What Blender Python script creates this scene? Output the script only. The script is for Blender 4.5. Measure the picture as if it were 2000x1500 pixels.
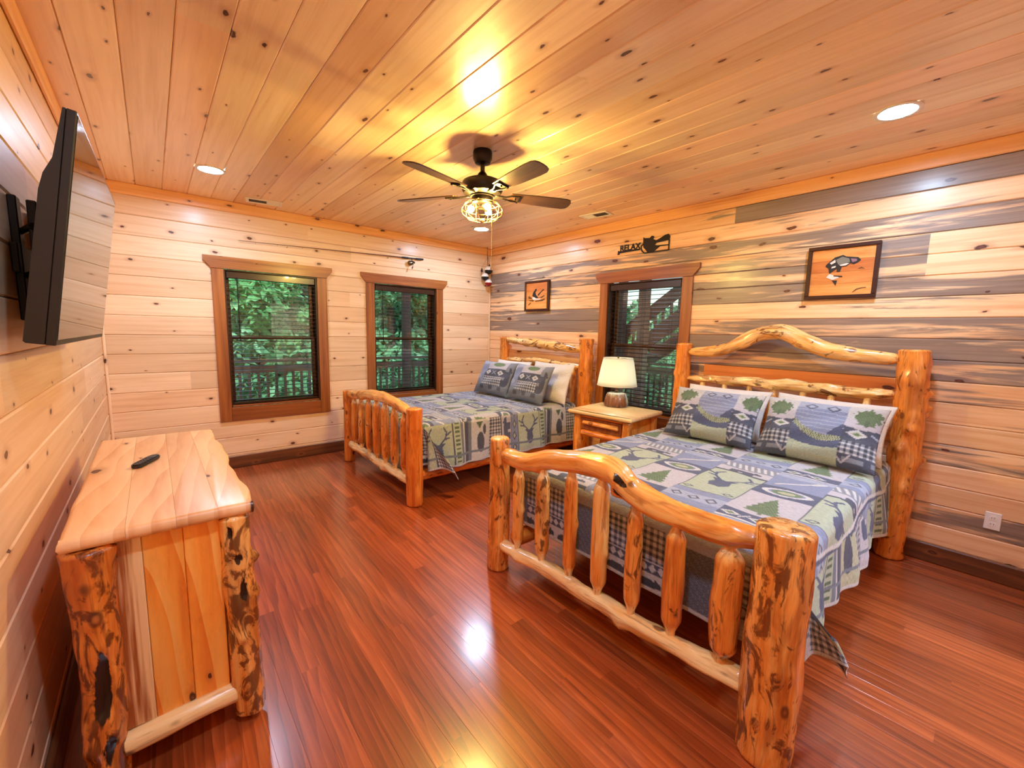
import bpy, bmesh, math, random
import numpy as np
from mathutils import Vector, Matrix, noise as mnoise

random.seed(7)
rng = np.random.default_rng(7)
scn = bpy.context.scene
COL = scn.collection
for o in list(bpy.data.objects):
    bpy.data.objects.remove(o)

# ---------------------------------------------------------------- camera
FPX, YAW, PITCH, ROLL = 816.84, 0.709469, -0.123703, 0.0222742
CAM = Vector((-3.97662, -5.19860, 1.50725))
f_ = Vector((math.sin(YAW)*math.cos(PITCH), math.cos(YAW)*math.cos(PITCH), math.sin(PITCH)))
r_ = Vector((math.cos(YAW), -math.sin(YAW), 0.0))
u_ = r_.cross(f_)
r2 = r_*math.cos(ROLL) + u_*math.sin(ROLL)
u2 = -r_*math.sin(ROLL) + u_*math.cos(ROLL)
cam_d = bpy.data.cameras.new('camera'); cam = bpy.data.objects.new('camera', cam_d); COL.objects.link(cam)
cam_d.sensor_fit = 'HORIZONTAL'; cam_d.sensor_width = 36.0; cam_d.lens = FPX/2000*36.0
cam_d.clip_start = 0.02; cam_d.clip_end = 200
cam.matrix_world = Matrix(((r2.x, u2.x, -f_.x, CAM.x), (r2.y, u2.y, -f_.y, CAM.y), (r2.z, u2.z, -f_.z, CAM.z), (0, 0, 0, 1)))
scn.camera = cam

# ---------------------------------------------------------------- world, exposure
w = bpy.data.worlds.new('sky'); scn.world = w; w.use_nodes = True
nt = w.node_tree; nt.nodes.clear()
wo = nt.nodes.new('ShaderNodeOutputWorld'); bg = nt.nodes.new('ShaderNodeBackground')
sky = nt.nodes.new('ShaderNodeTexSky'); sky.sky_type = 'NISHITA'; sky.sun_disc = False
sky.sun_elevation = math.radians(48); sky.sun_rotation = math.radians(215); sky.air_density = 1.4; sky.dust_density = 0.0; sky.ozone_density = 3.0
nt.links.new(sky.outputs[0], bg.inputs[0]); bg.inputs[1].default_value = 0.20
nt.links.new(bg.outputs[0], wo.inputs[0])
sun_d = bpy.data.lights.new('sun', 'SUN'); sun = bpy.data.objects.new('sun', sun_d); COL.objects.link(sun)
sun_d.energy = 4.6; sun_d.color = (1.0, 0.97, 0.9); sun_d.angle = math.radians(12)      # unseen sun lamp, added from behind the house to brighten the hillside trees
sun.rotation_euler = Vector((0.45, 0.62, -0.75)).to_track_quat('-Z', 'Y').to_euler()
vs = scn.view_settings
vs.view_transform = 'Standard'; vs.look = 'None'; vs.gamma = 1.0; vs.use_curve_mapping = False
vs.exposure = 0.0
scn.cycles.max_bounces = 10; scn.cycles.diffuse_bounces = 6; scn.cycles.glossy_bounces = 4
scn.cycles.transmission_bounces = 6; scn.cycles.transparent_max_bounces = 12
scn.cycles.sample_clamp_indirect = 8.0; scn.cycles.caustics_reflective = False; scn.cycles.caustics_refractive = False
CAN_E, BULB_E = 305.0, 2300.0      # emission strength of the recessed lenses and the fan bulbs

H = 2.74; W = 4.32; D = 5.65     # room: x -W..0, y -D..0
PI = math.pi

# ---------------------------------------------------------------- colours and materials
def lin(c):
    return tuple((v/255/12.92 if v/255 <= 0.04045 else ((v/255+0.055)/1.055)**2.4) for v in c)
def L4(c): return lin(c) + (1.0,)

class N:
    """small node builder"""
    def __init__(s, name):
        s.m = bpy.data.materials.new(name); s.m.use_nodes = True
        s.t = s.m.node_tree; s.t.nodes.clear()
        s.out = s.t.nodes.new('ShaderNodeOutputMaterial')
        s.b = s.t.nodes.new('ShaderNodeBsdfPrincipled')
        s.t.links.new(s.b.outputs[0], s.out.inputs[0])
    def n(s, typ, **kw):
        x = s.t.nodes.new(typ)
        for k, v in kw.items(): setattr(x, k, v)
        return x
    def set(s, inp, v):
        if hasattr(v, 'is_output') or isinstance(v, bpy.types.NodeSocket): s.t.links.new(v, inp)
        elif v is not None: inp.default_value = v
    def math(s, op, a, b=None, c=None, clamp=False):
        x = s.n('ShaderNodeMath', operation=op); x.use_clamp = clamp
        s.set(x.inputs[0], a)
        if b is not None: s.set(x.inputs[1], b)
        if c is not None: s.set(x.inputs[2], c)
        return x.outputs[0]
    def vmath(s, op, a, b=None):
        x = s.n('ShaderNodeVectorMath', operation=op); s.set(x.inputs[0], a)
        if b is not None: s.set(x.inputs[1], b)
        return x.outputs[0]
    def mix(s, f, a, b, mode='MIX'):
        x = s.n('ShaderNodeMix', data_type='RGBA', blend_type=mode)
        s.set(x.inputs['Factor'], f); s.set(x.inputs[6], a); s.set(x.inputs[7], b)
        return x.outputs[2]
    def noise(s, v, scale=5, detail=2, rough=0.5, dist=0.0):
        x = s.n('ShaderNodeTexNoise'); s.set(x.inputs['Vector'], v)
        x.inputs['Scale'].default_value = scale; x.inputs['Detail'].default_value = detail
        x.inputs['Roughness'].default_value = rough; x.inputs['Distortion'].default_value = dist
        return x.outputs[0]
    def step(s, v, lo, hi):
        x = s.n('ShaderNodeMapRange', interpolation_type='SMOOTHSTEP'); s.set(x.inputs[0], v)
        s.set(x.inputs[1], lo); s.set(x.inputs[2], hi)
        return x.outputs[0]
    def ramp(s, v, stops):
        x = s.n('ShaderNodeValToRGB'); s.set(x.inputs[0], v)
        cr = x.color_ramp
        while len(cr.elements) > 1: cr.elements.remove(cr.elements[0])
        cr.elements[0].position = stops[0][0]; cr.elements[0].color = stops[0][1]
        for p, c in stops[1:]:
            e = cr.elements.new(p); e.color = c
        return x.outputs[0]
    def bump(s, h, strength=0.2, dist=0.002):
        x = s.n('ShaderNodeBump'); x.inputs['Strength'].default_value = strength; x.inputs['Distance'].default_value = dist
        s.set(x.inputs['Height'], h); s.t.links.new(x.outputs[0], s.b.inputs['Normal'])
    def bsdf(s, **kw):
        for k, v in kw.items(): s.set(s.b.inputs[k.replace('_', ' ')], v)

def plain(name, c, rough=0.5, metal=0.0, var=0.0, coat=0.0):
    m = N(name)
    g = m.n('ShaderNodeTexCoord').outputs['Object']
    nz = m.noise(g, 35, 3)
    col = m.mix(m.math('MULTIPLY', nz, 0.25 + var), L4(c), tuple(v*0.72 for v in lin(c)) + (1,))
    m.bsdf(Base_Color=col, Roughness=rough, Metallic=metal, Coat_Weight=coat)
    return m.m

def wood(name, light, mid, dark, knots=0.5, kscale=(3.0, 5.0), rough=0.3, coat=0.0, stain=False, knot_col=(70, 32, 16),
         grain=(1.1, 26.0), stops=(0.28, 0.5, 0.72), var=0.25, deep=None, streak=0.5, bump=0.12, fig=0.0, figv=(0.9, 9.0), crough=0.22, krad=1.0):
    """board wood: object x runs along the grain, object y across; obj.color = (stain, tone, seed, 1)"""
    m = N(name)
    oi = m.n('ShaderNodeObjectInfo')
    sep = m.n('ShaderNodeSeparateColor'); m.set(sep.inputs[0], oi.outputs['Color'])
    st, tone, seed = sep.outputs[0], sep.outputs[1], sep.outputs[2]
    P = m.n('ShaderNodeTexCoord').outputs['Object']
    off = m.n('ShaderNodeCombineXYZ')
    m.set(off.inputs[0], m.math('MULTIPLY', seed, 71.0)); m.set(off.inputs[1], m.math('MULTIPLY', seed, 23.7)); m.set(off.inputs[2], m.math('MULTIPLY', seed, 91.0))
    Q = m.vmath('ADD', P, off.outputs[0])
    # knots
    kv = m.vmath('MULTIPLY', Q, (kscale[0], kscale[1], 1.0))
    wob = m.n('ShaderNodeTexNoise'); m.set(wob.inputs['Vector'], Q); wob.inputs['Scale'].default_value = 22
    kv2 = m.vmath('ADD', kv, m.vmath('MULTIPLY', m.vmath('SUBTRACT', wob.outputs['Color'], (0.5, 0.5, 0.5)), (0.09, 0.09, 0.0)))
    vo = m.n('ShaderNodeTexVoronoi', voronoi_dimensions='2D'); m.set(vo.inputs['Vector'], kv2); vo.inputs['Scale'].default_value = 1.0
    vo.inputs['Randomness'].default_value = 0.8
    d = vo.outputs['Distance']
    cs = m.n('ShaderNodeSeparateColor'); m.set(cs.inputs[0], vo.outputs['Color'])
    on = m.math('GREATER_THAN', cs.outputs[0], 1.0 - knots)
    rad = m.math('MULTIPLY_ADD', m.math('POWER', cs.outputs[1], 1.6), 0.060, 0.022)
    rel = m.math('DIVIDE', d, m.math('MULTIPLY', rad, krad))
    core = m.math('MULTIPLY', m.math('SUBTRACT', 1.0, m.step(rel, 0.65, 1.15)), on)
    inner = m.math('MULTIPLY', m.math('SUBTRACT', 1.0, m.step(rel, 0.15, 0.6)), on)
    halo = m.math('MULTIPLY', m.math('SUBTRACT', 1.0, m.step(rel, 0.9, 3.0)), on)
    # grain, bent around the knots
    bend = m.math('MULTIPLY', m.math('MULTIPLY', halo, d), 2.2)
    gx = m.vmath('MULTIPLY', Q, (grain[0], grain[1], 1.0))
    bv = m.n('ShaderNodeCombineXYZ'); m.set(bv.inputs[1], bend)
    gx = m.vmath('ADD', gx, bv.outputs[0])
    g1 = m.noise(gx, 1.0, 4, 0.55, 0.5)
    g2 = m.noise(m.vmath('MULTIPLY', Q, (grain[0]*3, grain[1]*5, 1.0)), 1.0, 2, 0.5)
    if fig > 0:
        wv = m.n('ShaderNodeTexWave', wave_type='RINGS', rings_direction='Z', wave_profile='SAW')
        m.set(wv.inputs['Vector'], m.vmath('MULTIPLY', m.vmath('ADD', P, off.outputs[0]), figv + (0.0,)))
        wv.inputs['Scale'].default_value = 1.3; wv.inputs['Distortion'].default_value = 8.0
        wv.inputs['Detail'].default_value = 2.0; wv.inputs['Detail Scale'].default_value = 0.8
        g1 = m.math('ADD', m.math('MULTIPLY', g1, 1-fig), m.math('MULTIPLY', wv.outputs[1], fig))
    g = m.math('ADD', m.math('MULTIPLY', g1, 1-0.3*streak), m.math('MULTIPLY', g2, 0.3*streak))
    col = m.ramp(g, [(stops[0], L4(light)), (stops[1], L4(mid)), (stops[2], L4(dark))])
    wn = m.n('ShaderNodeTexWhiteNoise', noise_dimensions='1D'); m.set(wn.inputs['W'], m.math('MULTIPLY', seed, 517.3))
    vf = m.math('MULTIPLY_ADD', wn.outputs[0], var, 1.0 - var/2)
    vc = m.n('ShaderNodeCombineColor')
    for i, k in enumerate((1.0, 1.15, 1.4)):
        m.set(vc.inputs[i], m.math('POWER', vf, k))
    col = m.mix(1.0, col, vc.outputs[0], 'MULTIPLY')
    col = m.mix(tone, col, m.mix(1.0, col, L4(deep or (215, 140, 70)), 'MULTIPLY'))
    col = m.mix(m.math('MULTIPLY', halo, 0.35), col, L4((165, 92, 48)))
    if stain:
        s1 = m.noise(m.vmath('MULTIPLY', Q, (1.1, 17.0, 1.0)), 1.0, 6, 0.66, 1.1)
        s2 = m.noise(m.vmath('MULTIPLY', Q, (0.75, 8.5, 1.0)), 1.0, 2, 0.5, 1.0)
        lo = m.math('MULTIPLY_ADD', st, -0.42, 0.735)
        sm = m.step(m.math('ADD', m.math('MULTIPLY', s1, 0.5), m.math('MULTIPLY', s2, 0.5)), lo, m.math('ADD', lo, 0.10))
        s3 = m.noise(m.vmath('MULTIPLY', Q, (1.5, 60.0, 1.0)), 1.0, 3, 0.6)
        sc = m.mix(s3, L4((62, 54, 54)), L4((158, 139, 130)))
        col = m.mix(m.math('MULTIPLY', sm, 0.88), col, sc)
    col = m.mix(core, col, L4(knot_col))
    col = m.mix(m.math('MULTIPLY', inner, 0.7), col, L4((128, 62, 34)))
    rn = m.math('MULTIPLY_ADD', g2, 0.10, rough - 0.05)
    m.bsdf(Base_Color=col, Roughness=rn, Coat_Weight=coat, Coat_Roughness=crough)
    m.bump(m.math('SUBTRACT', m.math('MULTIPLY', g1, 0.5), core), bump, 0.0015)
    return m.m

def logwood(name):
    """peeled log: point attributes lc (vector) and tone (float); obj.color = (dark patches, tone, seed)"""
    m = N(name)
    oi = m.n('ShaderNodeObjectInfo'); sep = m.n('ShaderNodeSeparateColor'); m.set(sep.inputs[0], oi.outputs['Color'])
    P = m.n('ShaderNodeAttribute', attribute_name='lc').outputs['Vector']
    T = m.n('ShaderNodeAttribute', attribute_name='tone').outputs['Fac']
    off = m.n('ShaderNodeCombineXYZ'); m.set(off.inputs[2], m.math('MULTIPLY', sep.outputs[2], 83.0)); m.set(off.inputs[0], m.math('MULTIPLY', sep.outputs[2], 17.0))
    Q = m.vmath('ADD', P, off.outputs[0])
    s1 = m.noise(m.vmath('MULTIPLY', Q, (26, 26, 2.6)), 1.0, 4, 0.6, 0.8)
    s2 = m.noise(m.vmath('MULTIPLY', Q, (90, 90, 5)), 1.0, 3, 0.6, 0.3)
    p1 = m.noise(m.vmath('MULTIPLY', Q, (15, 15, 6.5)), 1.0, 4, 0.62, 1.6)
    tn = m.math('ADD', m.math('ADD', T, sep.outputs[1]), m.math('MULTIPLY', m.math('SUBTRACT', s1, 0.5), 1.3))
    col = m.ramp(tn, [(0.0, L4((255, 222, 158))), (0.3, L4((252, 190, 104))), (0.6, L4((242, 150, 58))), (1.0, L4((206, 100, 28)))])
    col = m.mix(m.math('MULTIPLY', m.step(s2, 0.52, 0.70), 0.5), col, L4((150, 74, 24)))
    p2 = m.noise(m.vmath('MULTIPLY', Q, (11, 11, 3.4)), 1.0, 3, 0.6, 0.6)
    col = m.mix(m.math('MULTIPLY', m.step(p2, m.math('MULTIPLY_ADD', sep.outputs[0], -0.30, 0.60), 0.68), 0.6), col, L4((150, 68, 20)))
    lo = m.math('MULTIPLY_ADD', sep.outputs[0], -0.46, 0.77)
    pm = m.step(p1, lo, m.math('ADD', lo, 0.11))
    cav = m.n('ShaderNodeAttribute', attribute_name='cav').outputs['Fac']
    col = m.mix(m.math('MULTIPLY', pm, 0.86), col, m.mix(s1, L4((52, 22, 10)), L4((128, 58, 20))))
    col = m.mix(m.step(m.math('ADD', cav, m.math('MULTIPLY', m.math('SUBTRACT', p1, 0.5), 2.2)), 0.42, 0.66), col, L4((36, 17, 9)))
    # small knots with rings
    vo = m.n('ShaderNodeTexVoronoi'); m.set(vo.inputs['Vector'], m.vmath('MULTIPLY', Q, (9, 9, 5.5))); vo.inputs['Scale'].default_value = 1.0
    cs = m.n('ShaderNodeSeparateColor'); m.set(cs.inputs[0], vo.outputs['Color'])
    kon = m.math('GREATER_THAN', cs.outputs[0], 0.55)
    d = vo.outputs['Distance']
    kn = m.math('MULTIPLY', m.math('SUBTRACT', 1.0, m.step(d, 0.11, 0.19)), kon)
    ki = m.math('MULTIPLY', m.math('SUBTRACT', 1.0, m.step(d, 0.04, 0.10)), kon)
    col = m.mix(m.math('MULTIPLY', kn, 0.8), col, L4((92, 40, 14)))
    col = m.mix(m.math('MULTIPLY', ki, 0.6), col, L4((205, 120, 55)))
    m.bsdf(Base_Color=col, Roughness=0.27, Coat_Weight=0.35, Coat_Roughness=0.12)
    m.bump(m.math('ADD', m.math('MULTIPLY', s1, 0.5), m.math('MULTIPLY', s2, 0.5)), 0.5, 0.006)
    return m.m

def fabric(name, yarn=1.5):
    m = N(name)
    c = m.n('ShaderNodeAttribute', attribute_name='col').outputs['Color']
    P = m.n('ShaderNodeAttribute', attribute_name='fab').outputs['Vector']
    n1 = m.noise(m.vmath('MULTIPLY', P, (38, 260, 60)), 1.0, 3, 0.7)
    n2 = m.noise(P, 420, 1, 0.5)
    n3 = m.noise(m.vmath('MULTIPLY', P, (26, 26, 26)), 1.0, 3, 0.6)
    f = m.math('MULTIPLY_ADD', m.math('SUBTRACT', n1, 0.5), yarn, 0.92)
    cc = m.n('ShaderNodeCombineColor')
    for i in range(3): m.set(cc.inputs[i], f)
    col = m.mix(1.0, c, cc.outputs[0], 'MULTIPLY')
    m.bsdf(Base_Color=col, Roughness=0.9, Sheen_Weight=0.15)
    q = m.math('ADD', m.math('MULTIPLY', n2, 0.5), m.math('MULTIPLY', n3, 1.6))
    m.bump(q, 0.6, 0.012)
    return m.m

def emit(name, c, strength):
    m = N(name)
    m.bsdf(Base_Color=(0.9, 0.9, 0.9, 1), Emission_Color=c + (1,), Emission_Strength=strength)
    return m.m

M = {}
M['pine'] = wood('pine_wall', (248, 220, 186), (240, 209, 173), (226, 187, 144), knots=0.5, kscale=(3.0, 5.6), rough=0.42, coat=0.25, deep=(236, 190, 140))
M['blue_pine'] = wood('blue_stain_pine', (250, 220, 180), (241, 200, 154), (222, 164, 114), knots=0.5, kscale=(1.9, 4.6), rough=0.42, coat=0.25, stain=True, deep=(236, 170, 104), krad=1.25, knot_col=(74, 24, 18))
M['ceil'] = wood('pine_ceiling', (248, 223, 194), (240, 212, 180), (226, 190, 152), knots=0.55, kscale=(2.6, 5.6), rough=0.30, coat=0.5, deep=(226, 160, 96))
M['trim'] = wood('stained_trim', (184, 118, 60), (158, 94, 44), (118, 64, 28), knots=0.3, kscale=(3, 8), rough=0.34, coat=0.2, var=0.15, knot_col=(66, 30, 14))
M['base'] = wood('rustic_base', (146, 88, 46), (110, 62, 30), (66, 34, 18), knots=0.7, kscale=(3, 6), rough=0.45, var=0.15)
M['crown'] = wood('pine_crown', (244, 192, 134), (236, 176, 114), (216, 146, 84), knots=0.4, kscale=(2.5, 6), rough=0.34, coat=0.3)
M['floor'] = wood('oak_floor', (188, 96, 48), (156, 72, 32), (108, 46, 20), knots=0.0, crough=0.17, rough=0.30, coat=1.0, var=0.5, grain=(1.4, 20.0), fig=0.24, figv=(1.0, 7.0), streak=0.8, bump=0.10)
M['slab'] = wood('aspen_slab', (250, 216, 168), (244, 196, 142), (222, 154, 96), knots=0.5, kscale=(2.4, 5), rough=0.42, coat=0.12, var=0.2, fig=0.22, figv=(0.8, 3.6), grain=(1.4, 9))
M['board'] = wood('honey_board', (255, 206, 112), (255, 178, 74), (230, 126, 40), knots=0.6, kscale=(3.0, 7), rough=0.27, coat=0.4, var=0.25, fig=0.3, figv=(0.8, 4.0), grain=(1.5, 12), deep=(255, 190, 120))
M['pale'] = wood('pale_board', (255, 236, 188), (255, 226, 168), (176, 104, 50), knots=0.3, kscale=(1.6, 8), rough=0.27, coat=0.4, var=0.1, grain=(0.9, 16), streak=0.9, stops=(0.3, 0.47, 0.56))
M['pale_top'] = wood('pale_top_board', (255, 232, 178), (250, 220, 160), (226, 176, 110), knots=0.3, kscale=(2, 6), rough=0.35, coat=0.2, var=0.15, fig=0.2, figv=(0.8, 4.0), grain=(1.2, 12))
M['fish_panel'] = wood('picture_panel', (236, 168, 96), (226, 148, 72), (206, 122, 50), knots=0.0, rough=0.5, grain=(4, 30), var=0.2)
M['log'] = logwood('peeled_log')
M['fabric'] = fabric('quilt_fabric'); M['sheet'] = fabric('cotton_pillowcase', 0.2)
M['white_cloth'] = plain('white_cotton', (238, 232, 226), 0.9)
M['mattress'] = plain('mattress_ticking', (200, 196, 190), 0.9)
M['black_iron'] = plain('oiled_bronze', (38, 30, 27), 0.35, 0.6)
M['black'] = plain('black_plastic', (20, 19, 19), 0.32)
M['steel'] = plain('mount_steel', (34, 34, 35), 0.4, 0.7)
M['tvbody'] = plain('tv_plastic', (28, 23, 20), 0.4)
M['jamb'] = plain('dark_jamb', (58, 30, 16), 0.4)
M['blind'] = plain('walnut_slat', (48, 28, 20), 0.24, coat=0.5)
M['cord'] = plain('blind_cord', (26, 18, 16), 0.7)
M['sash'] = plain('sash_frame', (104, 66, 40), 0.35)
M['frame'] = plain('picture_frame', (58, 20, 12), 0.35)
M['sign'] = plain('black_metal_sign', (30, 18, 15), 0.45, 0.3)
M['white_plastic'] = plain('white_plastic', (244, 240, 236), 0.35)
M['slot'] = plain('slot_shadow_grey', (58, 56, 56), 0.7)
M['white_metal'] = plain('white_metal', (236, 230, 222), 0.4)
M['shade'] = plain('linen_shade', (253, 252, 240), 0.9, var=-0.2)
M['brass'] = plain('lamp_metal', (120, 100, 74), 0.3, 0.9)
M['chain'] = plain('chain_metal', (190, 160, 110), 0.3, 0.9)
M['red'] = plain('red_paint', (150, 22, 22), 0.3)
M['white_paint'] = plain('white_paint', (240, 232, 222), 0.3)
M['fish_dark'] = plain('fish_dark', (34, 22, 20), 0.6)
M['fish_grey'] = plain('fish_grey', (124, 120, 104), 0.6)
M['fish_white'] = plain('fish_white', (238, 216, 202), 0.6)
M['fish_pink'] = plain('fish_pink', (150, 104, 116), 0.6)
M['tan_ink'] = plain('tan_ink', (110, 70, 24), 0.6)
M['rod'] = plain('rod_blank', (104, 56, 30), 0.3)
M['wallback'] = plain('wall_sheathing', (150, 100, 60), 0.8)
M['glass_edge'] = plain('remote_black', (24, 24, 30), 0.4)
m = N('window_glass')
gl = m.n('ShaderNodeBsdfGlossy'); gl.inputs['Roughness'].default_value = 0.0
tr = m.n('ShaderNodeBsdfTransparent'); tr.inputs[0].default_value = (0.93, 0.97, 0.95, 1)
fr = m.n('ShaderNodeFresnel'); fr.inputs['IOR'].default_value = 1.65
mx = m.n('ShaderNodeMixShader'); m.set(mx.inputs[0], fr.outputs[0]); m.set(mx.inputs[1], tr.outputs[0]); m.set(mx.inputs[2], gl.outputs[0])
m.t.links.new(mx.outputs[0], m.out.inputs[0]); M['glass'] = m.m
m = N('tv_screen'); m.bsdf(Base_Color=(0.012, 0.012, 0.013, 1), Roughness=0.045, IOR=1.5, Specular_IOR_Level=0.5); M['screen'] = m.m
m = N('bulb_glass')
gl = m.n('ShaderNodeBsdfGlossy'); gl.inputs['Roughness'].default_value = 0.02
tr = m.n('ShaderNodeBsdfTransparent'); fr = m.n('ShaderNodeFresnel'); fr.inputs['IOR'].default_value = 1.3
mx = m.n('ShaderNodeMixShader'); m.set(mx.inputs[0], fr.outputs[0]); m.set(mx.inputs[1], tr.outputs[0]); m.set(mx.inputs[2], gl.outputs[0])
m.t.links.new(mx.outputs[0], m.out.inputs[0]); M['clear_glass'] = m.m
m = N('linen_shade')
df = m.n('ShaderNodeBsdfDiffuse'); tl = m.n('ShaderNodeBsdfTranslucent'); df.inputs[0].default_value = (0.93, 0.93, 0.86, 1); tl.inputs[0].default_value = (0.9, 0.9, 0.78, 1)
mx = m.n('ShaderNodeMixShader'); mx.inputs[0].default_value = 0.45; m.set(mx.inputs[1], df.outputs[0]); m.set(mx.inputs[2], tl.outputs[0])
m.t.links.new(mx.outputs[0], m.out.inputs[0]); M['shade'] = m.m
M['lamp_bulb'] = emit('lamp_bulb', (0.92, 1.0, 0.86), 42.0)
M['can'] = emit('led_lens', (0.78, 1.09, 1.48), CAN_E)
M['bulb'] = emit('filament_bulb', (1.0, 0.70, 0.18), BULB_E)
# glazed stoneware of the lamp base
m = N('glazed_stoneware')
P = m.n('ShaderNodeTexCoord').outputs['Object']
sx = m.n('ShaderNodeSeparateXYZ'); m.set(sx.inputs[0], P)
nz = m.noise(m.vmath('MULTIPLY', P, (55, 55, 6)), 1.0, 3, 0.6)
hz = m.math('ADD', m.math('MULTIPLY', sx.outputs[2], 6.0), m.math('MULTIPLY', m.math('SUBTRACT', nz, 0.5), 0.9))
col = m.ramp(hz, [(0.0, L4((62, 34, 24))), (0.12, L4((112, 66, 44))), (0.55, L4((136, 92, 66))), (0.72, L4((150, 128, 112))), (0.9, L4((196, 184, 170)))])
m.bsdf(Base_Color=col, Roughness=0.15, Coat_Weight=0.8); M['stoneware'] = m.m
# fan blade: dark walnut grain
M['blade'] = wood('walnut_blade', (92, 62, 42), (72, 46, 32), (48, 30, 22), knots=0.0, rough=0.35, coat=0.15, grain=(5, 60), var=0.1)

# ---------------------------------------------------------------- object helpers
def me_obj(name, verts, faces, mat, parent=None, smooth=False, loc=None, mats=None, fmat=None):
    me = bpy.data.meshes.new(name)
    me.from_pydata([tuple(v) for v in verts], [], [tuple(f) for f in faces])
    if mats:
        for mm in mats: me.materials.append(mm)
        if fmat is not None: me.polygons.foreach_set('material_index', fmat)
    else: me.materials.append(mat)
    if smooth: me.polygons.foreach_set('use_smooth', [True]*len(me.polygons))
    me.update()
    o = bpy.data.objects.new(name, me); COL.objects.link(o)
    if parent: o.parent = parent
    if loc is not None: o.location = loc
    return o
def bm_obj(name, bm, mat, parent=None, smooth=False, angle=None):
    me = bpy.data.meshes.new(name); bm.normal_update(); bm.to_mesh(me); bm.free(); me.materials.append(mat)
    if smooth:
        me.polygons.foreach_set('use_smooth', [True]*len(me.polygons))
        if angle: me.set_sharp_from_angle(angle=math.radians(angle))
    o = bpy.data.objects.new(name, me); COL.objects.link(o)
    if parent: o.parent = parent
    return o
def tag(o, label=None, cat=None, group=None, kind=None):
    if label: o['label'] = label
    if cat: o['category'] = cat
    if group: o['group'] = group
    if kind: o['kind'] = kind
    return o
def thing(name, loc, label, cat, group=None, rz=0.0, kind=None):
    o = bpy.data.objects.new(name, None); o.empty_display_size = 0.05; COL.objects.link(o)
    o.location = loc; o.rotation_euler = (0, 0, rz)
    return tag(o, label, cat, group, kind)
def add_box(bm, lo, hi, bev=0.0, mat=None):
    lo = Vector(lo); hi = Vector(hi)
    c = (lo+hi)/2; s = hi-lo
    mt = Matrix.Translation(c) @ Matrix.Diagonal((s.x, s.y, s.z, 1))
    if mat is not None: mt = mat @ mt
    ret = bmesh.ops.create_cube(bm, size=1.0, matrix=mt)
    if bev > 0:
        ed = list({e for v in ret['verts'] for e in v.link_edges})
        bmesh.ops.bevel(bm, geom=ed, offset=bev, segments=1, affect='EDGES', profile=0.5)
def box(name, lo, hi, mat, parent=None, bev=0.0, color=None, org=None):
    bm = bmesh.new(); add_box(bm, lo, hi, bev)
    o = bm_obj(name, bm, mat, parent)
    if org is not None:
        o.data.transform(Matrix.Translation(-Vector(org))); o.location = org
    if color: o.color = tuple(color) + (1,)
    return o
def add_tube(bm, pts, rad, seg=8, cap=True):
    pts = [Vector(p) for p in pts]; n = len(pts)
    rr = rad if hasattr(rad, '__len__') else [rad]*n
    up = None; rings = []
    for i, p in enumerate(pts):
        t = (pts[min(i+1, n-1)] - pts[max(i-1, 0)]).normalized()
        if up is None: up = t.orthogonal().normalized()
        else:
            up = (up - t*up.dot(t))
            up = up.normalized() if up.length > 1e-6 else t.orthogonal().normalized()
        b = t.cross(up)
        rings.append([bm.verts.new(p + (up*math.cos(2*PI*k/seg) + b*math.sin(2*PI*k/seg))*rr[i]) for k in range(seg)])
    for a, b in zip(rings[:-1], rings[1:]):
        for k in range(seg): bm.faces.new((a[k], a[(k+1) % seg], b[(k+1) % seg], b[k]))
    if cap:
        bm.faces.new(list(reversed(rings[0]))); bm.faces.new(rings[-1])
def tube(name, pts, rad, mat, parent=None, seg=8, smooth=True):
    bm = bmesh.new(); add_tube(bm, pts, rad, seg); return bm_obj(name, bm, mat, parent, smooth, 50)
def add_lathe(bm, prof, seg=32, c=(0, 0, 0), cap=True):
    c = Vector(c); rings = []
    for r, z in prof:
        rings.append([bm.verts.new(c + Vector((r*math.cos(2*PI*k/seg), r*math.sin(2*PI*k/seg), z))) for k in range(seg)])
    for a, b in zip(rings[:-1], rings[1:]):
        for k in range(seg): bm.faces.new((a[k], a[(k+1) % seg], b[(k+1) % seg], b[k]))
    if cap:
        if prof[0][0] > 1e-4: bm.faces.new(list(reversed(rings[0])))
        if prof[-1][0] > 1e-4: bm.faces.new(rings[-1])
def lathe(name, prof, mat, parent=None, seg=32, c=(0, 0, 0), cap=True, angle=40):
    bm = bmesh.new(); add_lathe(bm, prof, seg, c, cap); return bm_obj(name, bm, mat, parent, True, angle)
def add_prism(bm, poly, ex, ey, ez, org, t0, t1):
    """polygon in (ex,ey) plane extruded along ez from t0 to t1"""
    org = Vector(org)
    a = [bm.verts.new(org + ex*p[0] + ey*p[1] + ez*t0) for p in poly]
    b = [bm.verts.new(org + ex*p[0] + ey*p[1] + ez*t1) for p in poly]
    n = len(poly); bm.faces.new(a); bm.faces.new(list(reversed(b)))
    for k in range(n): bm.faces.new((a[k], b[k], b[(k+1) % n], a[(k+1) % n]))
def prism(name, poly, ex, ey, ez, org, t0, t1, mat, parent=None):
    bm = bmesh.new(); add_prism(bm, poly, ex, ey, ez, org, t0, t1)
    bmesh.ops.recalc_face_normals(bm, faces=bm.faces)
    return bm_obj(name, bm, mat, parent)
def copy_tree(o, parent=None, loc=None):
    c = o.copy(); COL.objects.link(c)
    if parent: c.parent = parent
    if loc is not None: c.location = loc
    for ch in list(o.children): copy_tree(ch, c)
    return c
X, Y, Z = Vector((1, 0, 0)), Vector((0, 1, 0)), Vector((0, 0, 1))

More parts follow.
